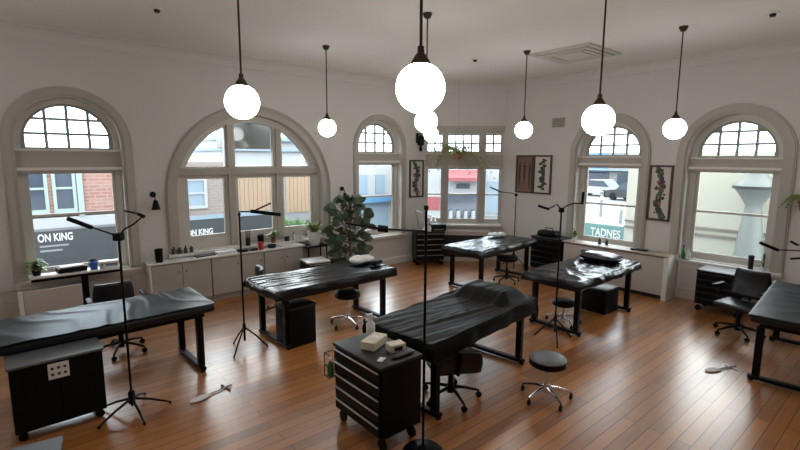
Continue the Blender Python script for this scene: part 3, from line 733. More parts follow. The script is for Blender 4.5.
t = thing('shallow_tray', 'dark shallow tray on the worktop beside the white box', 'tray', (2.42, 7.87, WZ), .1); MB().rbox(-.16, .16, -.07, .07, 0, .02, .006, 1).build('tray', M['dark'], t)
tag(MB().rbox(-.16, .16, -.07, .07, 0, .05, .006, 1).build('white_box', M['white'], None, True, (2.76, 7.86, WZ), .03), 'low white box lying on the worktop under the big window', 'box')
t = thing('instrument_case', 'flat black case on the worktop left of the red cup', 'case', (3.14, 7.83, WZ), .05); MB().rbox(-.17, .17, -.06, .06, 0, .045, .01, 2).build('shell', M['blackp'], t); MB().box(-.03, .03, -.066, -.0605, .015, .03).build('clasp', M['alu'], t, False)
cup('red cup on the worktop under the big window', (3.37, 7.80, WZ), .14, .045, 'red')
cup('dark bowl on the worktop right of the red cup', (3.60, 7.85, WZ), .06, .08, 'dark', 'bowl', 'bowl')
tag(MB().rbox(-.2, .2, -.09, .09, 0, .02, .004, 1).build('white_board', M['white'], None, True, (3.95, 7.87, WZ), 0), 'white flat tray at the right end of the worktop', 'tray')
t = thing('brush_holder', 'dark jar holding upright brushes on the big window sill', 'brush holder', (3.22, 7.995, .84))
MB().lathe([(.003, 0), (.04, 0), (.045, .14), (.04, .14), (.035, .01), (.003, .01)], n=16).build('jar', M['dark'], t)
for k in range(6):
    a = k*1.05; MB().tube([(.015*cos(a), .015*sin(a), .02), (.045*cos(a), .035*sin(a), .27+.03*(k % 3))], .005, 6).build('brush', M['bark'], t)
cup('black mug on the big window sill beside the brush jar', (3.46, 7.995, .84), .17, .06, 'blackp', 'mug', 'mug')
cup('small grey jar on the sill at the right pane of big window', (3.98, 7.995, .84), .08, .05, 'dark', 'jar', 'jar')
bottle('clear bottle on the sill at the right pane of big window', (4.12, 7.995, .84), .15, .03, 'clear', 'dark')
cup('small pale pot on the sill, right end of the big window', (4.24, 7.995, .84), .07, .045, 'paper', 'pot', 'pot')

# ------------------------------------------------------------------ plants
def leaf(mb, base, d, up, L, W, droop=.25, n=5):
    base = Vector(base); d = Vector(d).normalized(); side = d.cross(Vector(up)).normalized(); nrm = side.cross(d)
    vs = []; 
    for i in range(n+1):
        s = i/n; c = base+d*(L*s)-Vector((0,0,1))*(droop*L*s*s)+nrm*(.0); w = W*(sin(pi*min(1, s*.92+.08))**.8)*(.75+.5*s)*.5
        if i == n: w = W*.06
        vs += [c-side*w+nrm*w*.25, c, c+side*w+nrm*w*.25]
    fs = []
    for i in range(n): a = i*3; fs += [(a, a+1, a+4, a+3), (a+1, a+2, a+5, a+4)]
    mb.add(vs, fs)
def potted(name, lab, loc, potr, poth, potm, leafm, n, L, W, h, spread, seed, droop=.3, cat='plant', trunk=True, updir=.6, group=None, face=0):
    rnd = random.Random(seed); t = thing(name, lab, cat, loc, rnd.random()*6, group)
    MB().lathe([(.003, 0), (potr*.75, 0), (potr, poth), (potr*.92, poth), (potr*.85, poth-.02), (.003, poth-.02)], n=20).build('pot', M[potm], t)
    MB().lathe([(.003, poth-.03), (potr*.85, poth-.03), (potr*.84, poth-.012), (.003, poth-.008)], n=16).build('soil', M['soil'], t)
    fo = MB(); st = MB()
    for k in range(n):
        a = k*2.4+rnd.uniform(-.3, .3); q = (k+.5)/n
        rr = spread*(rnd.random()**.6)*(.30+.70*sin(pi*min(1, .12+.80*q)))
        b = Vector((rr*.5*cos(a), rr*.5*sin(a), poth+h*q)) if trunk else Vector((potr*.4*cos(a), potr*.4*sin(a), poth))
        d = (cos(a), sin(a), updir*rnd.uniform(.2, 1.4)) if trunk else (cos(a)*rnd.uniform(.3, 1), sin(a)*rnd.uniform(.3, 1), rnd.uniform(.6, 1.4))
        up = (rnd.uniform(-1, 1)*face, rnd.uniform(-1, 1)*face, 1.0-.75*face) if face else (0, 0, 1)
        leaf(fo, b, d, up, L*rnd.uniform(.75, 1.2), W*rnd.uniform(.8, 1.15), droop)
        if trunk: st.tube([(0, 0, poth+h*q*.75), b], .006, 5)
    if trunk: st.tube([(0, 0, poth-.02), (.02, .01, poth+h*.5), (0, 0, poth+h)], .016, 8, .008); st.build('stem', M['bark'], t)
    fo.build('foliage', M[leafm], t)
    return t
potted('fig_plant', 'large fiddle-leaf fig plant with broad dark leaves between the two left-wall windows', (4.92, 7.26, 0), .17, .30, 'grey', 'leaf', 150, .22, .17, 1.36, .80, 5, .25, updir=.8, face=.9)
# black plant stand with the white pot
t = thing('plant_stand', 'small black side table carrying the white plant pot, beside the fig', 'side table', (4.48, 7.84, 0))
MB().rbox(-.24, .24, -.16, .16, .70, .73, .006, 1).build('top', M['black'], t)
for sx in (-1, 1):
    for sy in (-1, 1): MB().tube([(sx*.2, sy*.12, 0), (sx*.2, sy*.12, .70)], .014, 8).build('leg', M['black'], t)
potted('potted_plant', 'pale spiky plant in a white ribbed pot on the black side table', (4.48, 7.84, .73), .13, .26, 'white', 'leafp', 34, .34, .05, .3, .2, 8, .45, trunk=False)
potted('potted_plant', 'bright green small plant on the big window sill behind the mug', (3.70, 7.985, .84), .05, .08, 'terra', 'leafy', 34, .10, .05, .12, .12, 9, .4)
potted('potted_plant', 'bright green small plant on the timber radiator top behind middle right bed', (8.62, 4.72, .785), .045, .08, 'white', 'leafy', 26, .11, .045, .12, .1, 10, .3)
potted('potted_plant', 'leafy green plant in black pot at the left end of the window desk', (.21, 7.86, .80), .055, .07, 'blackp', 'leafy', 46, .10, .055, .14, .14, 12, .5)
bottle('small dark bottle on the timber radiator top behind the middle right bed', (8.66, 4.22, .785), .13, .028, 'ink', 'blackp', group='dark bottles on the timber radiator top')
bottle('small dark bottle on the timber radiator top behind the middle right bed', (8.66, 4.08, .785), .11, .028, 'ink', 'blackp', group='dark bottles on the timber radiator top')
bottle('green glass bottle on the sill, left corner of the right-hand window', (XR-.045, 2.82, .70), .24, .03, 'green', 'dark')
bottle('clear bottle on the sill, left corner of the right-hand window', (XR-.045, 2.74, .70), .18, .03, 'clear', 'white')
cup('tall dark canister on the sill at right end of the right-hand window', (XR-.045, 1.86, .70), .22, .04, 'dark', 'canister', 'canister')
potted('potted_plant', 'grey-green small plant on the sill at right end of right-hand window', (XR-.05, 1.70, .70), .035, .07, 'white', 'leafp', 24, .06, .025, .2, .05, 15, .3)

def frond_plant(name, lab, loc, n, L, seed, m, ceil=None, m2=None):
    rnd = random.Random(seed); t = thing(name, lab, 'plant', loc)
    MB().lathe([(.003, -.14), (.08, -.14), (.11, 0), (.10, 0), (.08, -.02), (.003, -.02)], n=16).build('pot', M['terra'], t)
    if ceil:
        w = MB()
        for k in range(3): w.tube([(.105*cos(k*2.09), .105*sin(k*2.09), -.005), (0, 0, .35)], .003, 5)
        w.tube([(0, 0, .34), (0, 0, ceil-loc[2]-.001)], .0015, 5); w.build('hanger', M['black'], t)
    fo = [MB(), MB()]
    for k in range(n):
        a = 2*pi*k/n+rnd.uniform(-.2, .2); l = L*rnd.uniform(.75, 1.15); up = rnd.uniform(.25, .75); b = fo[1 if (m2 and k % 5 == 0) else 0]
        pts = [Vector((cos(a)*l*.8*s, sin(a)*l*.8*s, l*(up*s*1.6-1.35*s*s*(.6+up*.5)))) for s in [i/10 for i in range(11)]]
        b.tube(pts, .004, 5, .0015)
        side = Vector((-sin(a), cos(a), 0))
        for i in range(2, 11):
            for sg in (-1, 1):
                leaf(b, pts[i], side*sg+Vector((cos(a), sin(a), 0))*.7, (0, 0, 1), l*.24*(1-.06*i), .028, .5, 3)
    fo[0].build('fronds', M[m], t)
    if m2 and fo[1].v: fo[1].build('dry_fronds', M[m2], t, label='yellowed dry fronds')
    return t
frond_plant('hanging_fern', 'hanging fern with arching green and yellowed fronds before the corner window', (7.66, 7.06, 2.52), 26, .85, 3, 'leafp', H, 'straw')
pw = frond_plant('wall_planter', 'small wall planter with thin grey fronds at the right edge', (XR-.13, 1.27, 1.84), 14, .40, 6, 'leafp')
MB().box(.08, .129, -.04, .04, -.12, -.06).build('bracket', M['black'], pw, False)

# ------------------------------------------------------------------ desk under the left window
t = thing('window_desk', 'narrow white-topped desk with black edge under the left arched window', 'desk', (0,0,0))
MB().rbox(.12, 1.22, 7.70, 7.955, .775, .80, .005, 1).build('top', M['white'], t)
MB().box(.14, 1.20, 7.72, 7.94, .735, .774).build('apron', M['black'], t, False)
MB().rbox(.70, .78, 7.79, 7.87, .03, .735, .006, 1).build('column', M['black'], t)
MB().rbox(.45, 1.03, 7.74, 7.92, .0, .03, .008, 1).build('base', M['black'], t)
t = thing('organiser_tray', 'black organiser tray holding papers on the window desk', 'tray', (.60, 7.855, .80), .15)
MB().rbox(-.17, .17, -.09, .09, 0, .07, .012, 2).build('tray', M['blackp'], t); MB().rbox(-.14, .14, -.07, .07, .0705, .085, .003, 1).build('papers', M['paper'], t)
cup('blue cup on the window desk', (.86, 7.80, .80), .11, .05, 'blue')
t = thing('glove_carton', 'white and pale blue carton on the right end of window desk', 'box', (1.05, 7.83, .80), -.1)
MB().rbox(-.12, .12, -.07, .07, 0, .10, .004, 1).build('carton', M['white'], t); MB().box(-.1, .1, -.0716, -.0704, .03, .07).build('band', M['fac_b'], t, False)
pillow('black_cloth', 'crumpled black cloth on the window desk behind the blue cup', 'cloth', (.865, 7.915, .80), 0, .055, .03, .075, M['blackp'], 14)
bottle('red-capped small bottle standing on the floor ledge beneath the window desk', (.98, 7.74, .80), .09, .02, 'clear', 'red')
tag(MB().box(-.2, .2, -.04, .035, 0, .005).build('paper_strip', M['paper'], None, False, (.36, 7.76, .80), .02), 'white paper strip along the front edge of window desk', 'paper')
# radiator covers
t = thing('radiator_cover', 'beige panelled radiator cover below the left arched window', 'radiator cover', (0,0,0))
MB().box(-.35, 1.36, YL-.04, YL-.025, 0, .60).build('panel', M['panel'], t, False)
MB().box(-.37, 1.38, YL-.08, YL-.025, .60, .624).build('top_rail', M['panel'], t, False)
for x in (-.37, .53, 1.36): MB().box(x, x+.05, YL-.055, YL-.041, 0, .599).build('stile', M['panel'], t, False)
t = thing('upright_screen', 'beige low screen with a white post at the far left edge before the window desk', 'panel', (.34, 7.58, 0))
MB().rbox(-.30, .33, -.02, .02, .02, .66, .005, 1).build('board', M['panel'], t); MB().box(-.35, -.301, -.03, .03, 0, .67).build('post', M['white'], t, False)
for sx in (-.2, .25): MB().box(sx-.02, sx+.02, -.09, .09, 0, .019).build('foot', M['white'], t, False)
t = thing('radiator_cover', 'white boxed radiator cover with pale timber top between the two right-wall windows', 'radiator cover', (0,0,0))
MB().box(8.46, 8.86, 2.98, 4.85, .08, .74).build('panel', M['panel'], t, False)
MB().box(8.44, 8.87, 2.90, 2.975, 0, .76).build('end_post', M['white'], t, False)
MB().rbox(8.42, 8.80, 2.9, 4.87, .761, .785, .004, 1).build('top', M['woodl'], t)
MB().box(8.52, 8.84, 3.0, 4.83, 0, .079).build('plinth', M['dark'], t, False)
tag(MB().rbox(-.05, .05, -.14, .14, 0, .03, .006, 1).build('dark_case', M['dark'], None, True, (8.6, 3.45, .785), .1), 'flat dark case lying on the timber radiator top', 'case')
t = thing('wall_panel', 'white framed wainscot panel with a small socket under the right-hand window', 'panel', (0,0,0))
MB().box(XR-.035, XR-.026, 2.42, 2.86, .17, .60).build('board', M['wall'], t, False)
MB().plate(rect(2.40, 2.88, .165, .62), [rect(2.45, 2.83, .22, .57)], .014, OR_, SR, NR, -.05).build('frame', M['sill'], t, False)
t = thing('radiator_cover', 'low radiator bench with dark grille under the corner window', 'radiator cover', BA+BS*.92-BN*.14, R(-45))
MB().box(-.62, .62, -.09, .1, 0, .70).build('body', M['panel'], t, False); MB().rbox(-.64, .64, -.11, .1, .70, .73, .004, 1).build('top', M['sill'], t); MB().box(-.5, .5, -.096, -.0905, .1, .62).build('grille', M['dark'], t, False)
tag(MB().tube([(XR-.02, 6.32, .16), (XR-.02, 6.32, 1.62)], .012, 8).build('conduit', M['white'], None), 'thin white conduit running down the wall below the paired pictures', 'conduit')

# things on the back drawer chest
t = thing('printer', 'black box printer standing on the back drawer chest', 'printer', (7.43, 7.42, .78), R(-30))
MB().rbox(-.17, .17, -.14, .14, 0, .15, .012, 2).build('body', M['blackp'], t); MB().box(-.12, .12, -.155, -.141, .03, .05).build('paper_slot', M['grey'], t, False)
t = thing('desk_lamp', 'grey jointed desk lamp on the back drawer chest', 'desk lamp', (7.06, 7.62, .78), -yaw)
MB().lathe([(.003, 0), (.08, 0), (.08, .02), (.003, .025)]).build('base', M['grey'], t)
MB().tube([(0,0,.02), (-.10,0,.47)], .012, 8).tube([(.02,0,.02), (-.08,0,.47)], .006, 6).build('lower_arm', M['alu'], t)
MB().tube([(-.10,0,.47), (.28,-.02,.32)], .012, 8).build('upper_arm', M['alu'], t)
MB().lathe([(.02, 0), (.03, .0), (.07, -.10), (.065, -.10), (.02, -.01)], (.30, -.02, .33)).build('lamp_shade', M['alu'], t)
t = thing('bottle_rack', 'white wire rack on the back drawer chest', 'rack', (7.22, 7.70, .78), R(-30))
w = MB()
for k in range(7): w.tube([(-.15+k*.05, 0, 0), (-.15+k*.05, .0, .34)], .005, 6)
for z in (.004, .17, .34): w.tube([(-.15, 0, z), (.15, 0, z)], .006, 6)
w.build('wires', M['white'], t)
for k, (x, y, lab, m_) in enumerate([(7.08, 7.46, 'white bottle at front of the back drawer chest', 'paper'), (7.17, 7.40, 'clear bottle at front of the back drawer chest', 'clear')]): bottle(lab, (x, y, .78), .14, .035, m_)
t = thing('equipment_bag', 'black soft bag standing on the chest below the paired pictures', 'bag', (8.62, 5.3, .80), R(90))
pillow_bag = MB().rbox(-.22, .22, -.13, .13, 0, .12, .05, 3).build('body', M['blackp'], t); MB().tube([(-.1, 0, .11), (-.08, 0, .17), (.08, 0, .17), (.1, 0, .11)], .01, 8).build('handle', M['black'], t)
# cable on the floor by the wheeled cabinet
tag(MB().tube([(-.9, 4.5, .008), (-.6, 4.62, .008), (-.38, 4.52, .008), (-.25, 4.72, .008), (-.24, 4.86, .008), (-.5, 4.95, .008)], .007, 6).build('power_cable', M['black'], None), 'black power cable looping on the floor left of the wheeled cabinet', 'cable')

# ------------------------------------------------------------------ pictures and wall lights
def picture(name, lab, O, S, N, x0, x1, z0, z1, art, seed):
    rnd = random.Random(seed); O = Vector(O); S = Vector(S); N = Vector(N)
    t = thing(name, lab, 'picture', (0,0,0))
    w = .035
    MB().plate(rect(x0, x1, z0, z1), [rect(x0+w, x1-w, z0+w, z1-w)], .03, O, S, N, -.031).build('frame', M['wood'], t, False)
    MB().plate(rect(x0+w-.002, x1-w+.002, z0+w-.002, z1-w+.002), [], .01, O, S, N, -.014).build('mount', M['inkb' if art == 'dark' else 'mount'], t, False)
    xc = (x0+x1)/2; b = [MB(), MB(), MB()]
    def blob(mb, x, z, rx, rz, a):
        pts = []
        for i in range(14):
            q = 2*pi*i/14; e = 1+.25*noise.noise(Vector((x*9+cos(q), z*9+sin(q), seed))); px, pz = rx*cos(q)*e, rz*sin(q)*e
            pts.append((x+px*cos(a)-pz*sin(a), z+px*sin(a)+pz*cos(a)))
        mb.plate(pts, [], .001, O, S, N, -.0155-.0006*rnd.random())
    hw, hh = (x1-x0)/2-w-.03, (z1-z0)/2-w-.04; zc = (z0+z1)/2
    if art == 'flower':
        for k in range(3): blob(b[k], xc+.02*(k-1), zc, .010, hh*.96, 0)
        for k in range(26):
            q = k/25; blob(b[k % 3 if k % 4 else 0], xc+hw*.5*sin(q*9+seed)*rnd.uniform(.3, 1), zc-hh+2*hh*q, hw*rnd.uniform(.28, .55), hh*.09*rnd.uniform(.7, 1.3), rnd.uniform(0, 3))
        for k in range(24): blob(b[k % 3], xc+hw*rnd.uniform(-.6, .6), zc+hh*rnd.uniform(-.85, .85), hw*rnd.uniform(.12, .24), hh*rnd.uniform(.04, .07), rnd.uniform(0, 3))
        mm = ('ink', 'inkg', 'inkr')
    elif art == 'dark':
        blob(b[0], xc, zc+hh*.5, hw*.9, .012, 0); blob(b[1], xc, zc-hh*.4, hw*.9, .012, 0)
        for k in range(5): blob(b[k % 2], xc-hw*.8+hw*.4*k, zc+rnd.uniform(-.05, .05), hw*.16, hh*rnd.uniform(.6, .95), rnd.uniform(-.05, .05))
        mm = ('ink', 'inkr', 'ink')
    else:
        blob(b[0], xc-.01, zc, hw*.12, hh*.9, 0); blob(b[1], xc-hw*.3, zc, hw*.1, hh*.9, 0)
        for k in range(16): blob(b[k % 2], xc+rnd.uniform(-.55, .35)*hw, zc-hh*.9+1.8*hh*k/15, hw*rnd.uniform(.2, .5), hh*.08, rnd.uniform(-.4, .4))
        mm = ('ink', 'ink', 'ink')
    for mb, m_ in zip(b, mm):
        if mb.v: mb.build('drawing', M[m_], t, False)
    return t
picture('framed_picture', 'tall narrow framed ink picture on the left wall beside the corner window', OL, SL, NL, 7.11, 7.55, 1.50, 2.37, 'flower', 2)
picture('framed_picture', 'framed dark striped picture, left one of the pair on right wall', OR_, SR, NR, 5.925, 6.38, 1.65, 2.49, 'dark', 3)
picture('framed_picture', 'framed black-on-white picture, right one of the pair on right wall', OR_, SR, NR, 5.475, 5.92, 1.65, 2.49, 'ink', 4)
picture('framed_picture', 'tall framed botanical picture hanging between the two right-wall windows', OR_, SR, NR, 3.10, 3.49, 1.32, 2.31, 'flower', 5)
def spot(lab, x, z, s=1.0):
    t = thing('wall_spotlight', lab, 'wall light', (x, YL, z), 0, 'black wall spotlights')
    MB().lathe([(.003, -.02), (.045, -.02), (.045, -.001), (.003, -.001)], (0, 0, .06), 16, 'Y').build('base', M['black'], t)
    MB().tube([(0, -.02, .06), (0, -.09, .05), (.01, -.10, -.02)], .008, 8).build('arm', M['black'], t)
    MB().lathe([(.018, .06), (.03, .05), (.065, -.09), (.06, -.09), (.016, .04)], (.012, -.105, -.08), 16).build('lamp_shade', M['black'], t)
spot('small black wall spotlight between the left window and the big window', 1.74, 1.76)
spot('small black wall spotlight above the fig plant', 5.26, 1.72)
t = thing('wall_lantern', 'black wall lantern hanging above the narrow picture left of corner window', 'wall light', (7.34, YL, 2.82))
MB().box(-.03, .03, -.015, -.001, -.06, .16).build('backplate', M['black'], t, False)
MB().tube([(0, -.015, .1), (0, -.12, .17), (0, -.14, .1)], .01, 8).build('arm', M['black'], t)
MB().lathe([(.01, .12), (.05, .10), (.085, .0), (.075, -.10), (.03, -.13), (.012, -.13)], (0, -.14, 0), 14).build('shade', M['black'], t)
MB().lathe([(.01, -.131), (.02, -.14), (.045, -.2), (.02, -.25), (.004, -.26)], (0, -.14, 0), 14).build('finial', M['black'], t)

# ------------------------------------------------------------------ outside
GZ = -.85
tag(MB().box(-60, 90, YL+.35, 90, GZ-.1, GZ).box(XR+.35, 90, -60, YL+.35, GZ-.1, GZ).build('ground_street', M['street'], None, False), 'pale street surface outside the windows', 'street', kind='structure')
def letters(parent, txt, loc, rot, size, m, sx=1, align='LEFT'):
    cu = bpy.data.curves.new('lettering', 'FONT'); cu.body = txt; cu.size = size; cu.extrude = .01; cu.align_x = align; cu.offset = .006*size/.3
    tmp = bpy.data.objects.new('tmp', cu); COL.objects.link(tmp)
    me = bpy.data.meshes.new_from_object(tmp.evaluated_get(bpy.context.evaluated_depsgraph_get())); bpy.data.objects.remove(tmp)
    me.materials.clear(); me.materials.append(M[m]); o = bpy.data.objects.new('lettering', me); COL.objects.link(o); o.location = loc; o.rotation_euler = rot; o.scale.x = sx; o.parent = parent
    return o
# brick terrace opposite, left
t = thing('brick_building', 'red and pale brick shop building opposite the left arched window', 'building', (0,0,0))
MB().box(-4, 3.2, 16, 22, .75, 2.35).build('brick_wall', M['brick'], t, False)
MB().box(-4, 3.2, 15.96, 16.4, .42, .72).build('ledge', M['fac_w'], t, False)
MB().box(-4, 3.2, 15.98, 20, GZ, .42).build('base_wall', M['fac_g'], t, False)
MB().box(-4.1, 3.3, 15.9, 22, 2.35, 2.5).build('parapet', M['fac_w'], t, False)
for x0, x1 in ((-.6, .1), (.18, .86), (.96, 1.5)):
    f = MB().plate(rect(x0, x1, .78, 2.2), [rect(x0+.08, x1-.08, .95, 1.5), rect(x0+.08, x1-.08, 1.56, 2.1)], .05, (0,16,0), SL, NL, -.051).build('window', M['mint'], t, False)
    MB().box(x0+.07, x1-.07, 15.985, 15.995, .9, 2.12).build('pane', M['wpane'], f, False)
MB().box(1.52, 1.66, 15.93, 16, .72, 2.35).build('downpipe', M['mint'], t, False)
t = thing('shop_sign', 'long dark sign board outside the left window reading ON KING', 'sign', (0,0,0))
MB().box(-2.5, 3.2, 15.88, 15.95, -.65, .36).build('board', M['signd'], t, False)
letters(t, 'ON KING', (.52, 15.86, .08), (R(90), 0, 0), .30, 'signw', .62)
for k, (a, b) in enumerate(((.55, 1.2), (.55, 1.05))):
    MB().box(a, b, 15.872, 15.879, -.08-.13*k, -.03-.13*k).build('painted_line', M['fac_g'], t, False)
t = thing('grey_building', 'pale brick building with white window and boarded front opposite the big window', 'building', (0,0,0))
MB().box(3.4, 5.9, 16, 20, .5, 2.25).build('brick_wall', M['brickp'], t, False)
MB().box(3.4, 9.9, 15.98, 20, GZ, .5).build('base_wall', M['fac_g'], t, False)
MB().box(5.9, 9.9, 16.0, 20, .5, 2.1).build('render_wall', M['fac_w'], t, False)
f = MB().plate(rect(4.35, 5.1, .72, 1.72), [rect(4.45, 5.0, .82, 1.2), rect(4.45, 5.0, 1.26, 1.64)], .06, (0,16,0), SL, NL, -.061).build('window', M['fac_w'], t, False)
MB().box(4.42, 5.03, 15.98, 15.99, .8, 1.66).build('pane', M['fac_b'], f, False)
for k in range(9):
    MB().box(6.05+k*.16, 6.2+k*.16, 15.95, 15.99, .5, 2.05).build('board', M['boards'], t, False)
for k in range(8):
    MB().box(7.95+k*.16, 8.1+k*.16, 15.95, 15.99, .35, 1.9).build('board', M['boards'], t, False)
t = thing('shop_sign', 'dark sign board outside the big window reading ON KING', 'sign', (0,0,0))
MB().box(3.45, 7.4, 15.9, 15.96, -.35, .36).build('board', M['signd'], t, False)
MB().box(3.45, 7.4, 15.87, 15.97, .36, .48).build('top_ledge', M['fac_b'], t, False)
letters(t, 'ON KING', (4.36, 15.88, -.14), (R(90), 0, 0), .26, 'signw', .75)
t = thing('far_building', 'white low building with ledges seen through the top pane of big window', 'building', (0,0,0))
MB().box(8.5, 13.0, 24, 30, GZ, 3.35).build('wall', M['fac_w'], t, False); MB().box(8.4, 13.1, 23.8, 30, 2.75, 2.9).box(8.4, 13.1, 23.7, 30, 3.3, 3.5).build('ledge', M['fac_b'], t, False)
# dark box hung outside the top pane; its pale round is a modelled globe-lamp reflection
t = thing('outdoor_unit', 'dark grey box with a painted round lamp reflection outside top pane of the big window', 'air conditioner', (0,0,0))
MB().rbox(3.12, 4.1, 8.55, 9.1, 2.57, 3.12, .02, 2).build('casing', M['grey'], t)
MB().lathe([(.003, -.01), (.12, -.01), (.12, 0), (.003, 0)], (3.33, 8.549, 2.83), 24, 'Y').build('globe_reflection', M['clear'], t)
MB().box(3.5, 3.6, 8.351, 8.55, 3.04, 3.12).build('bracket', M['dark'], t, False)
def bush(name, lab, loc, r, n, seed, cat='tree', trunk=0):
    rnd = random.Random(seed); t = thing(name, lab, cat, loc); fo = MB()
    for k in range(n):
        u = Vector((rnd.gauss(0,1), rnd.gauss(0,1), rnd.gauss(0,1))).normalized()*r*rnd.uniform(.6, 1)
        leaf(fo, Vector((u.x, u.y, u.z*.75+trunk)), u+Vector((0,0,rnd.uniform(-.3, .6))), (rnd.random(), rnd.random(), .5), r*.3, r*.16, .2, 3)
    fo.build('crown', M['tree'], t)
    MB().tube([(0,0,0), (0,0,trunk)], .06, 8).build('trunk', M['bark'], t)
bush('street_shrub', 'green shrub on the street outside the big window, right pane', (6.9, 13.4, GZ), .7, 500, 3, 'shrub', .7)
bush('street_shrub', 'second green shrub outside the big window near its right edge', (8.7, 14.6, GZ), .65, 400, 4, 'shrub', .65)
# pale blue building opposite window 3
t = thing('blue_building', 'pale blue and white shop building outside the window beside the fig', 'building', (0,0,0))
MB().box(10.6, 14.0, 16, 20, GZ, 2.3).build('wall', M['fac_w'], t, False)
for x0, x1 in ((11.3, 11.75), (12.2, 12.7), (13.1, 13.5)):
    MB().box(x0, x1, 15.97, 15.99, .9, 1.7).build('pane', M['fac_b'], t, False)
MB().box(10.9, 14.0, 15.6, 16, .55, .8).build('fascia', M['bluep'], t, False)
MB().box(11.0, 12.9, 15.97, 15.99, -.6, .5).build('shopfront', M['fac_b'], t, False)
MB().box(13.15, 13.5, 15.95, 15.99, -.8, .5).build('door', M['brickp'], t, False)
# corner shop seen through the corner window
c = Vector((13.5, 13.5, 0)); t = thing('corner_shop', 'white corner shop with red awning and dark shopfront outside the corner window', 'building', c, R(-45))
MB().box(-1.2, 3.4, .02, 1.4, GZ, 2.3).build('wall', M['fac_w'], t, False)
aw = MB(); aw.add([(.3, .02, 1.95), (1.8, .02, 1.95), (1.8, -.5, 1.66), (.3, -.5, 1.66), (.3, .02, 1.92), (1.8, .02, 1.92), (1.8, -.5, 1.52), (.3, -.5, 1.52)], [(0,1,2,3),(4,5,6,7),(3,2,6,7),(0,3,7,4),(1,2,6,5),(0,1,5,4)]); aw.build('awning', M['aw_red'], t, False)
MB().box(.75, 1.3, -.02, .01, 1.2, 1.4).build('notice', M['wpane'], t, False)
MB().box(.34, 1.68, -.01, .015, -.5, .98).build('shopfront', M['wpane'], t, False)
MB().box(2.0, 2.6, -.01, .015, .2, 1.5).build('pane', M['fac_b'], t, False)
MB().box(1.95, 2.65, -.01, .015, -.5, .1).build('panel', M['fac_g'], t, False)
MB().box(-.55, .1, -.01, .015, .3, .85).build('red_panel', M['aw_red'], t, False)
for k in range(4): MB().lathe([(.003, 0), (.05, 0), (.09, .35), (.07, .6), (.003, .62)], (.55+.3*k, -.25, -.3), 10).build('white_urn', M['fac_w'], t)
# street seen through window 4: blue and white buildings, cars and a teal sign
t = thing('street_block', 'white street block with a blue panel beyond the parked cars', 'building', (0,0,0))
MB().box(52, 58, 12, 40, GZ, 3.2).build('wall', M['fac_g'], t, False); MB().box(51.9, 52, 25, 28.4, .9, 3.1).build('blue_panel', M['bluep'], t, False)
for k in range(6): MB().box(51.9, 52, 14+k*3.6, 16.6+k*3.6, -.4, 1.0).build('pane', M['wpane'], t, False)
MB().box(51.2, 52.0, 12, 40, 1.2, 1.4).build('ledge', M['fac_b'], t, False)
def car(lab, loc, rz, m):
    t = thing('car', lab, 'car', loc, rz, 'cars parked across the street')
    prof = [(-2.05, .25), (2.05, .25), (2.1, .55), (2.0, .75), (1.2, .88), (-1.95, .88), (-2.1, .6)]
    MB().plate(prof, [], 1.66, (0, -.83, 0), (1,0,0), (0,1,0)).build('body', M[m], t, False)
    MB().plate([(-1.7, .87), (1.15, .87), (.5, 1.40), (-1.1, 1.42)], [], 1.5, (0, -.75, 0), (1,0,0), (0,1,0)).build('cabin', M['wpane'], t, False)
    MB().plate([(-1.08, 1.40), (.48, 1.38), (.4, 1.46), (-1.0, 1.48)], [], 1.4, (0, -.7, 0), (1,0,0), (0,1,0)).build('car_roof', M[m], t, False)
    for sx in (-1.25, 1.3):
        for y in (-.84, .66): MB().lathe([(.003, 0), (.31, 0), (.31, .18), (.003, .18)], (sx, y, .31), 18, 'Y').build('wheel', M['blackp'], t)
for x, y, a, m_, lab in ((41, 20.5, 80, 'fac_w', 'white car parked across the street, left of three'), (43, 26, 95, 'cyan', 'pale blue car parked across the street, middle of three'), (38, 16.0, 75, 'dark', 'dark car parked across the street, right of three')):
    car(lab, (x, y, GZ), R(a), m_)
for k, (y, h_) in enumerate(((13.0, 1.0), (15.5, 1.4), (18.5, .9), (22, 1.5))):
    tt = thing('street_bollard', 'grey street post with white band standing beyond the teal street board', 'post', (24+k*2, y*.82, GZ), 0, 'street posts beyond the teal board')
    MB().lathe([(.003, 0), (.09, 0), (.07, h_), (.1, h_+.03), (.003, h_+.1)], n=12).build('shaft', M['fac_g'], tt); MB().lathe([(.075, h_*.7), (.082, h_*.7), (.08, h_*.85), (.072, h_*.85)], n=12).build('band', M['signw'], tt)
t = thing('street_sign', 'teal street board with white lettering outside the right-wall window', 'sign', (0,0,0))
MB().box(16.9, 17.0, 6.3, 9.4, -.66, .0).build('board', M['teal'], t, False)
for y in (6.6, 9.1): MB().box(16.92, 16.98, y-.04, y+.04, GZ, -.66).build('post', M['fac_g'], t, False)
letters(t, 'TADNES', (16.88, 8.6, -.45), (R(90), 0, R(-90)), .42, 'signw', .72)
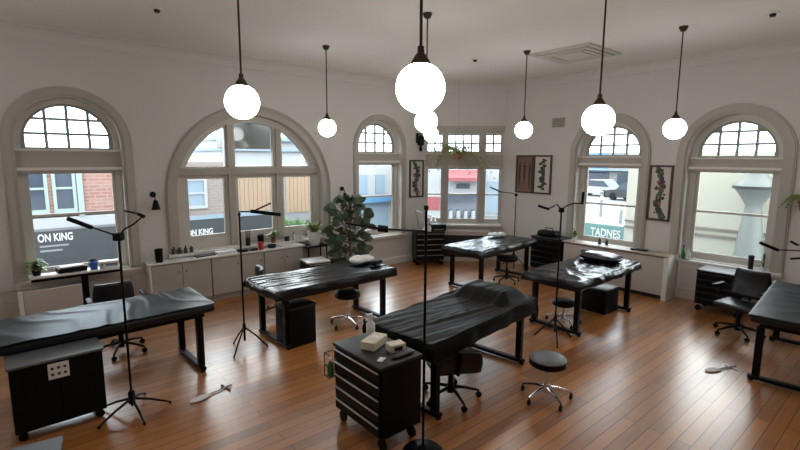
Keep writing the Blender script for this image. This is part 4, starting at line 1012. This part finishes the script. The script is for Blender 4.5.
# cream building with a patina column, window 5
t = thing('cream_building', 'cream rendered building with string courses outside the right-hand window', 'building', (0,0,0))
MB().box(14, 18, 1.2, 6.1, GZ, 2.6).build('wall', M['fac_c'], t, False)
for z in (.42, .60): MB().box(13.94, 14, 1.2, 6.1, z, z+.045).build('string_course', M['fac_l'], t, False)
MB().box(13.9, 14, 1.2, 6.1, -.35, -.25).build('ledge', M['fac_b'], t, False)
t = thing('patina_column', 'grey-green urn-shaped column outside the right-hand window', 'column', (13.35, 2.88, GZ))
MB().lathe([(.01, 0), (.32, 0), (.32, .5), (.30, .9), (.24, 1.5), (.17, 2.1), (.16, 2.2), (.3, 2.45), (.42, 2.62), (.36, 2.75), (.22, 2.9), (.2, 3.2), (.01, 3.2)], n=28).build('shaft', M['patina'], t)
MB().lathe([(.25, 2.60), (.45, 2.60), (.45, 2.66), (.25, 2.66)], n=28).build('collar', M['dark'], t)

# ------------------------------------------------------------------ light
w = bpy.data.worlds.new('sky'); SC.world = w; w.use_nodes = True; nt = w.node_tree; bg = nt.nodes['Background']
tc = nt.nodes.new('ShaderNodeTexCoord'); n = nt.nodes.new('ShaderNodeTexNoise'); n.inputs['Scale'].default_value = 2.2; n.inputs['Detail'].default_value = 5
nt.links.new(tc.outputs['Generated'], n.inputs['Vector'])
cr = nt.nodes.new('ShaderNodeValToRGB'); cr.color_ramp.elements[0].position = .38; cr.color_ramp.elements[0].color = (.72, .86, 1, 1); cr.color_ramp.elements[1].position = .6; cr.color_ramp.elements[1].color = (1, 1, 1, 1)
nt.links.new(n.outputs['Fac'], cr.inputs[0]); nt.links.new(cr.outputs[0], bg.inputs['Color']); bg.inputs['Strength'].default_value = 8
def portal(loc, rot, sx, sy):
    l = bpy.data.lights.new('window_portal', 'AREA'); l.shape = 'RECTANGLE'; l.size = sx; l.size_y = sy; l.cycles.is_portal = True
    o = bpy.data.objects.new('window_portal', l); COL.objects.link(o); o.location = loc; o.rotation_euler = rot
for x, z, a, b in ((.74, 1.95, 1.3, 2.6), (6.275, 1.95, 1.3, 2.6), (3.45, 1.98, 2.7, 2.4)): portal((x, YL+.32, z), (R(-90), 0, 0), a, b)
for y in (4.28, 2.26): portal((XR+.32, y, 1.9), (R(-90), 0, R(-90)), 1.3, 2.6)
pc = BA+BS*BL/2+BN*.32; portal((pc.x, pc.y, 1.95), (R(-90), 0, R(-45)), 1.8, 2.2)

SC.view_settings.view_transform = 'Standard'; SC.view_settings.look = 'None'; SC.view_settings.gamma = 1; SC.view_settings.use_curve_mapping = False
SC.view_settings.exposure = 0.0
cy = SC.cycles; cy.max_bounces = 10; cy.diffuse_bounces = 6; cy.glossy_bounces = 4; cy.transparent_max_bounces = 12; cy.sample_clamp_indirect = 6; cy.caustics_reflective = False; cy.caustics_refractive = False
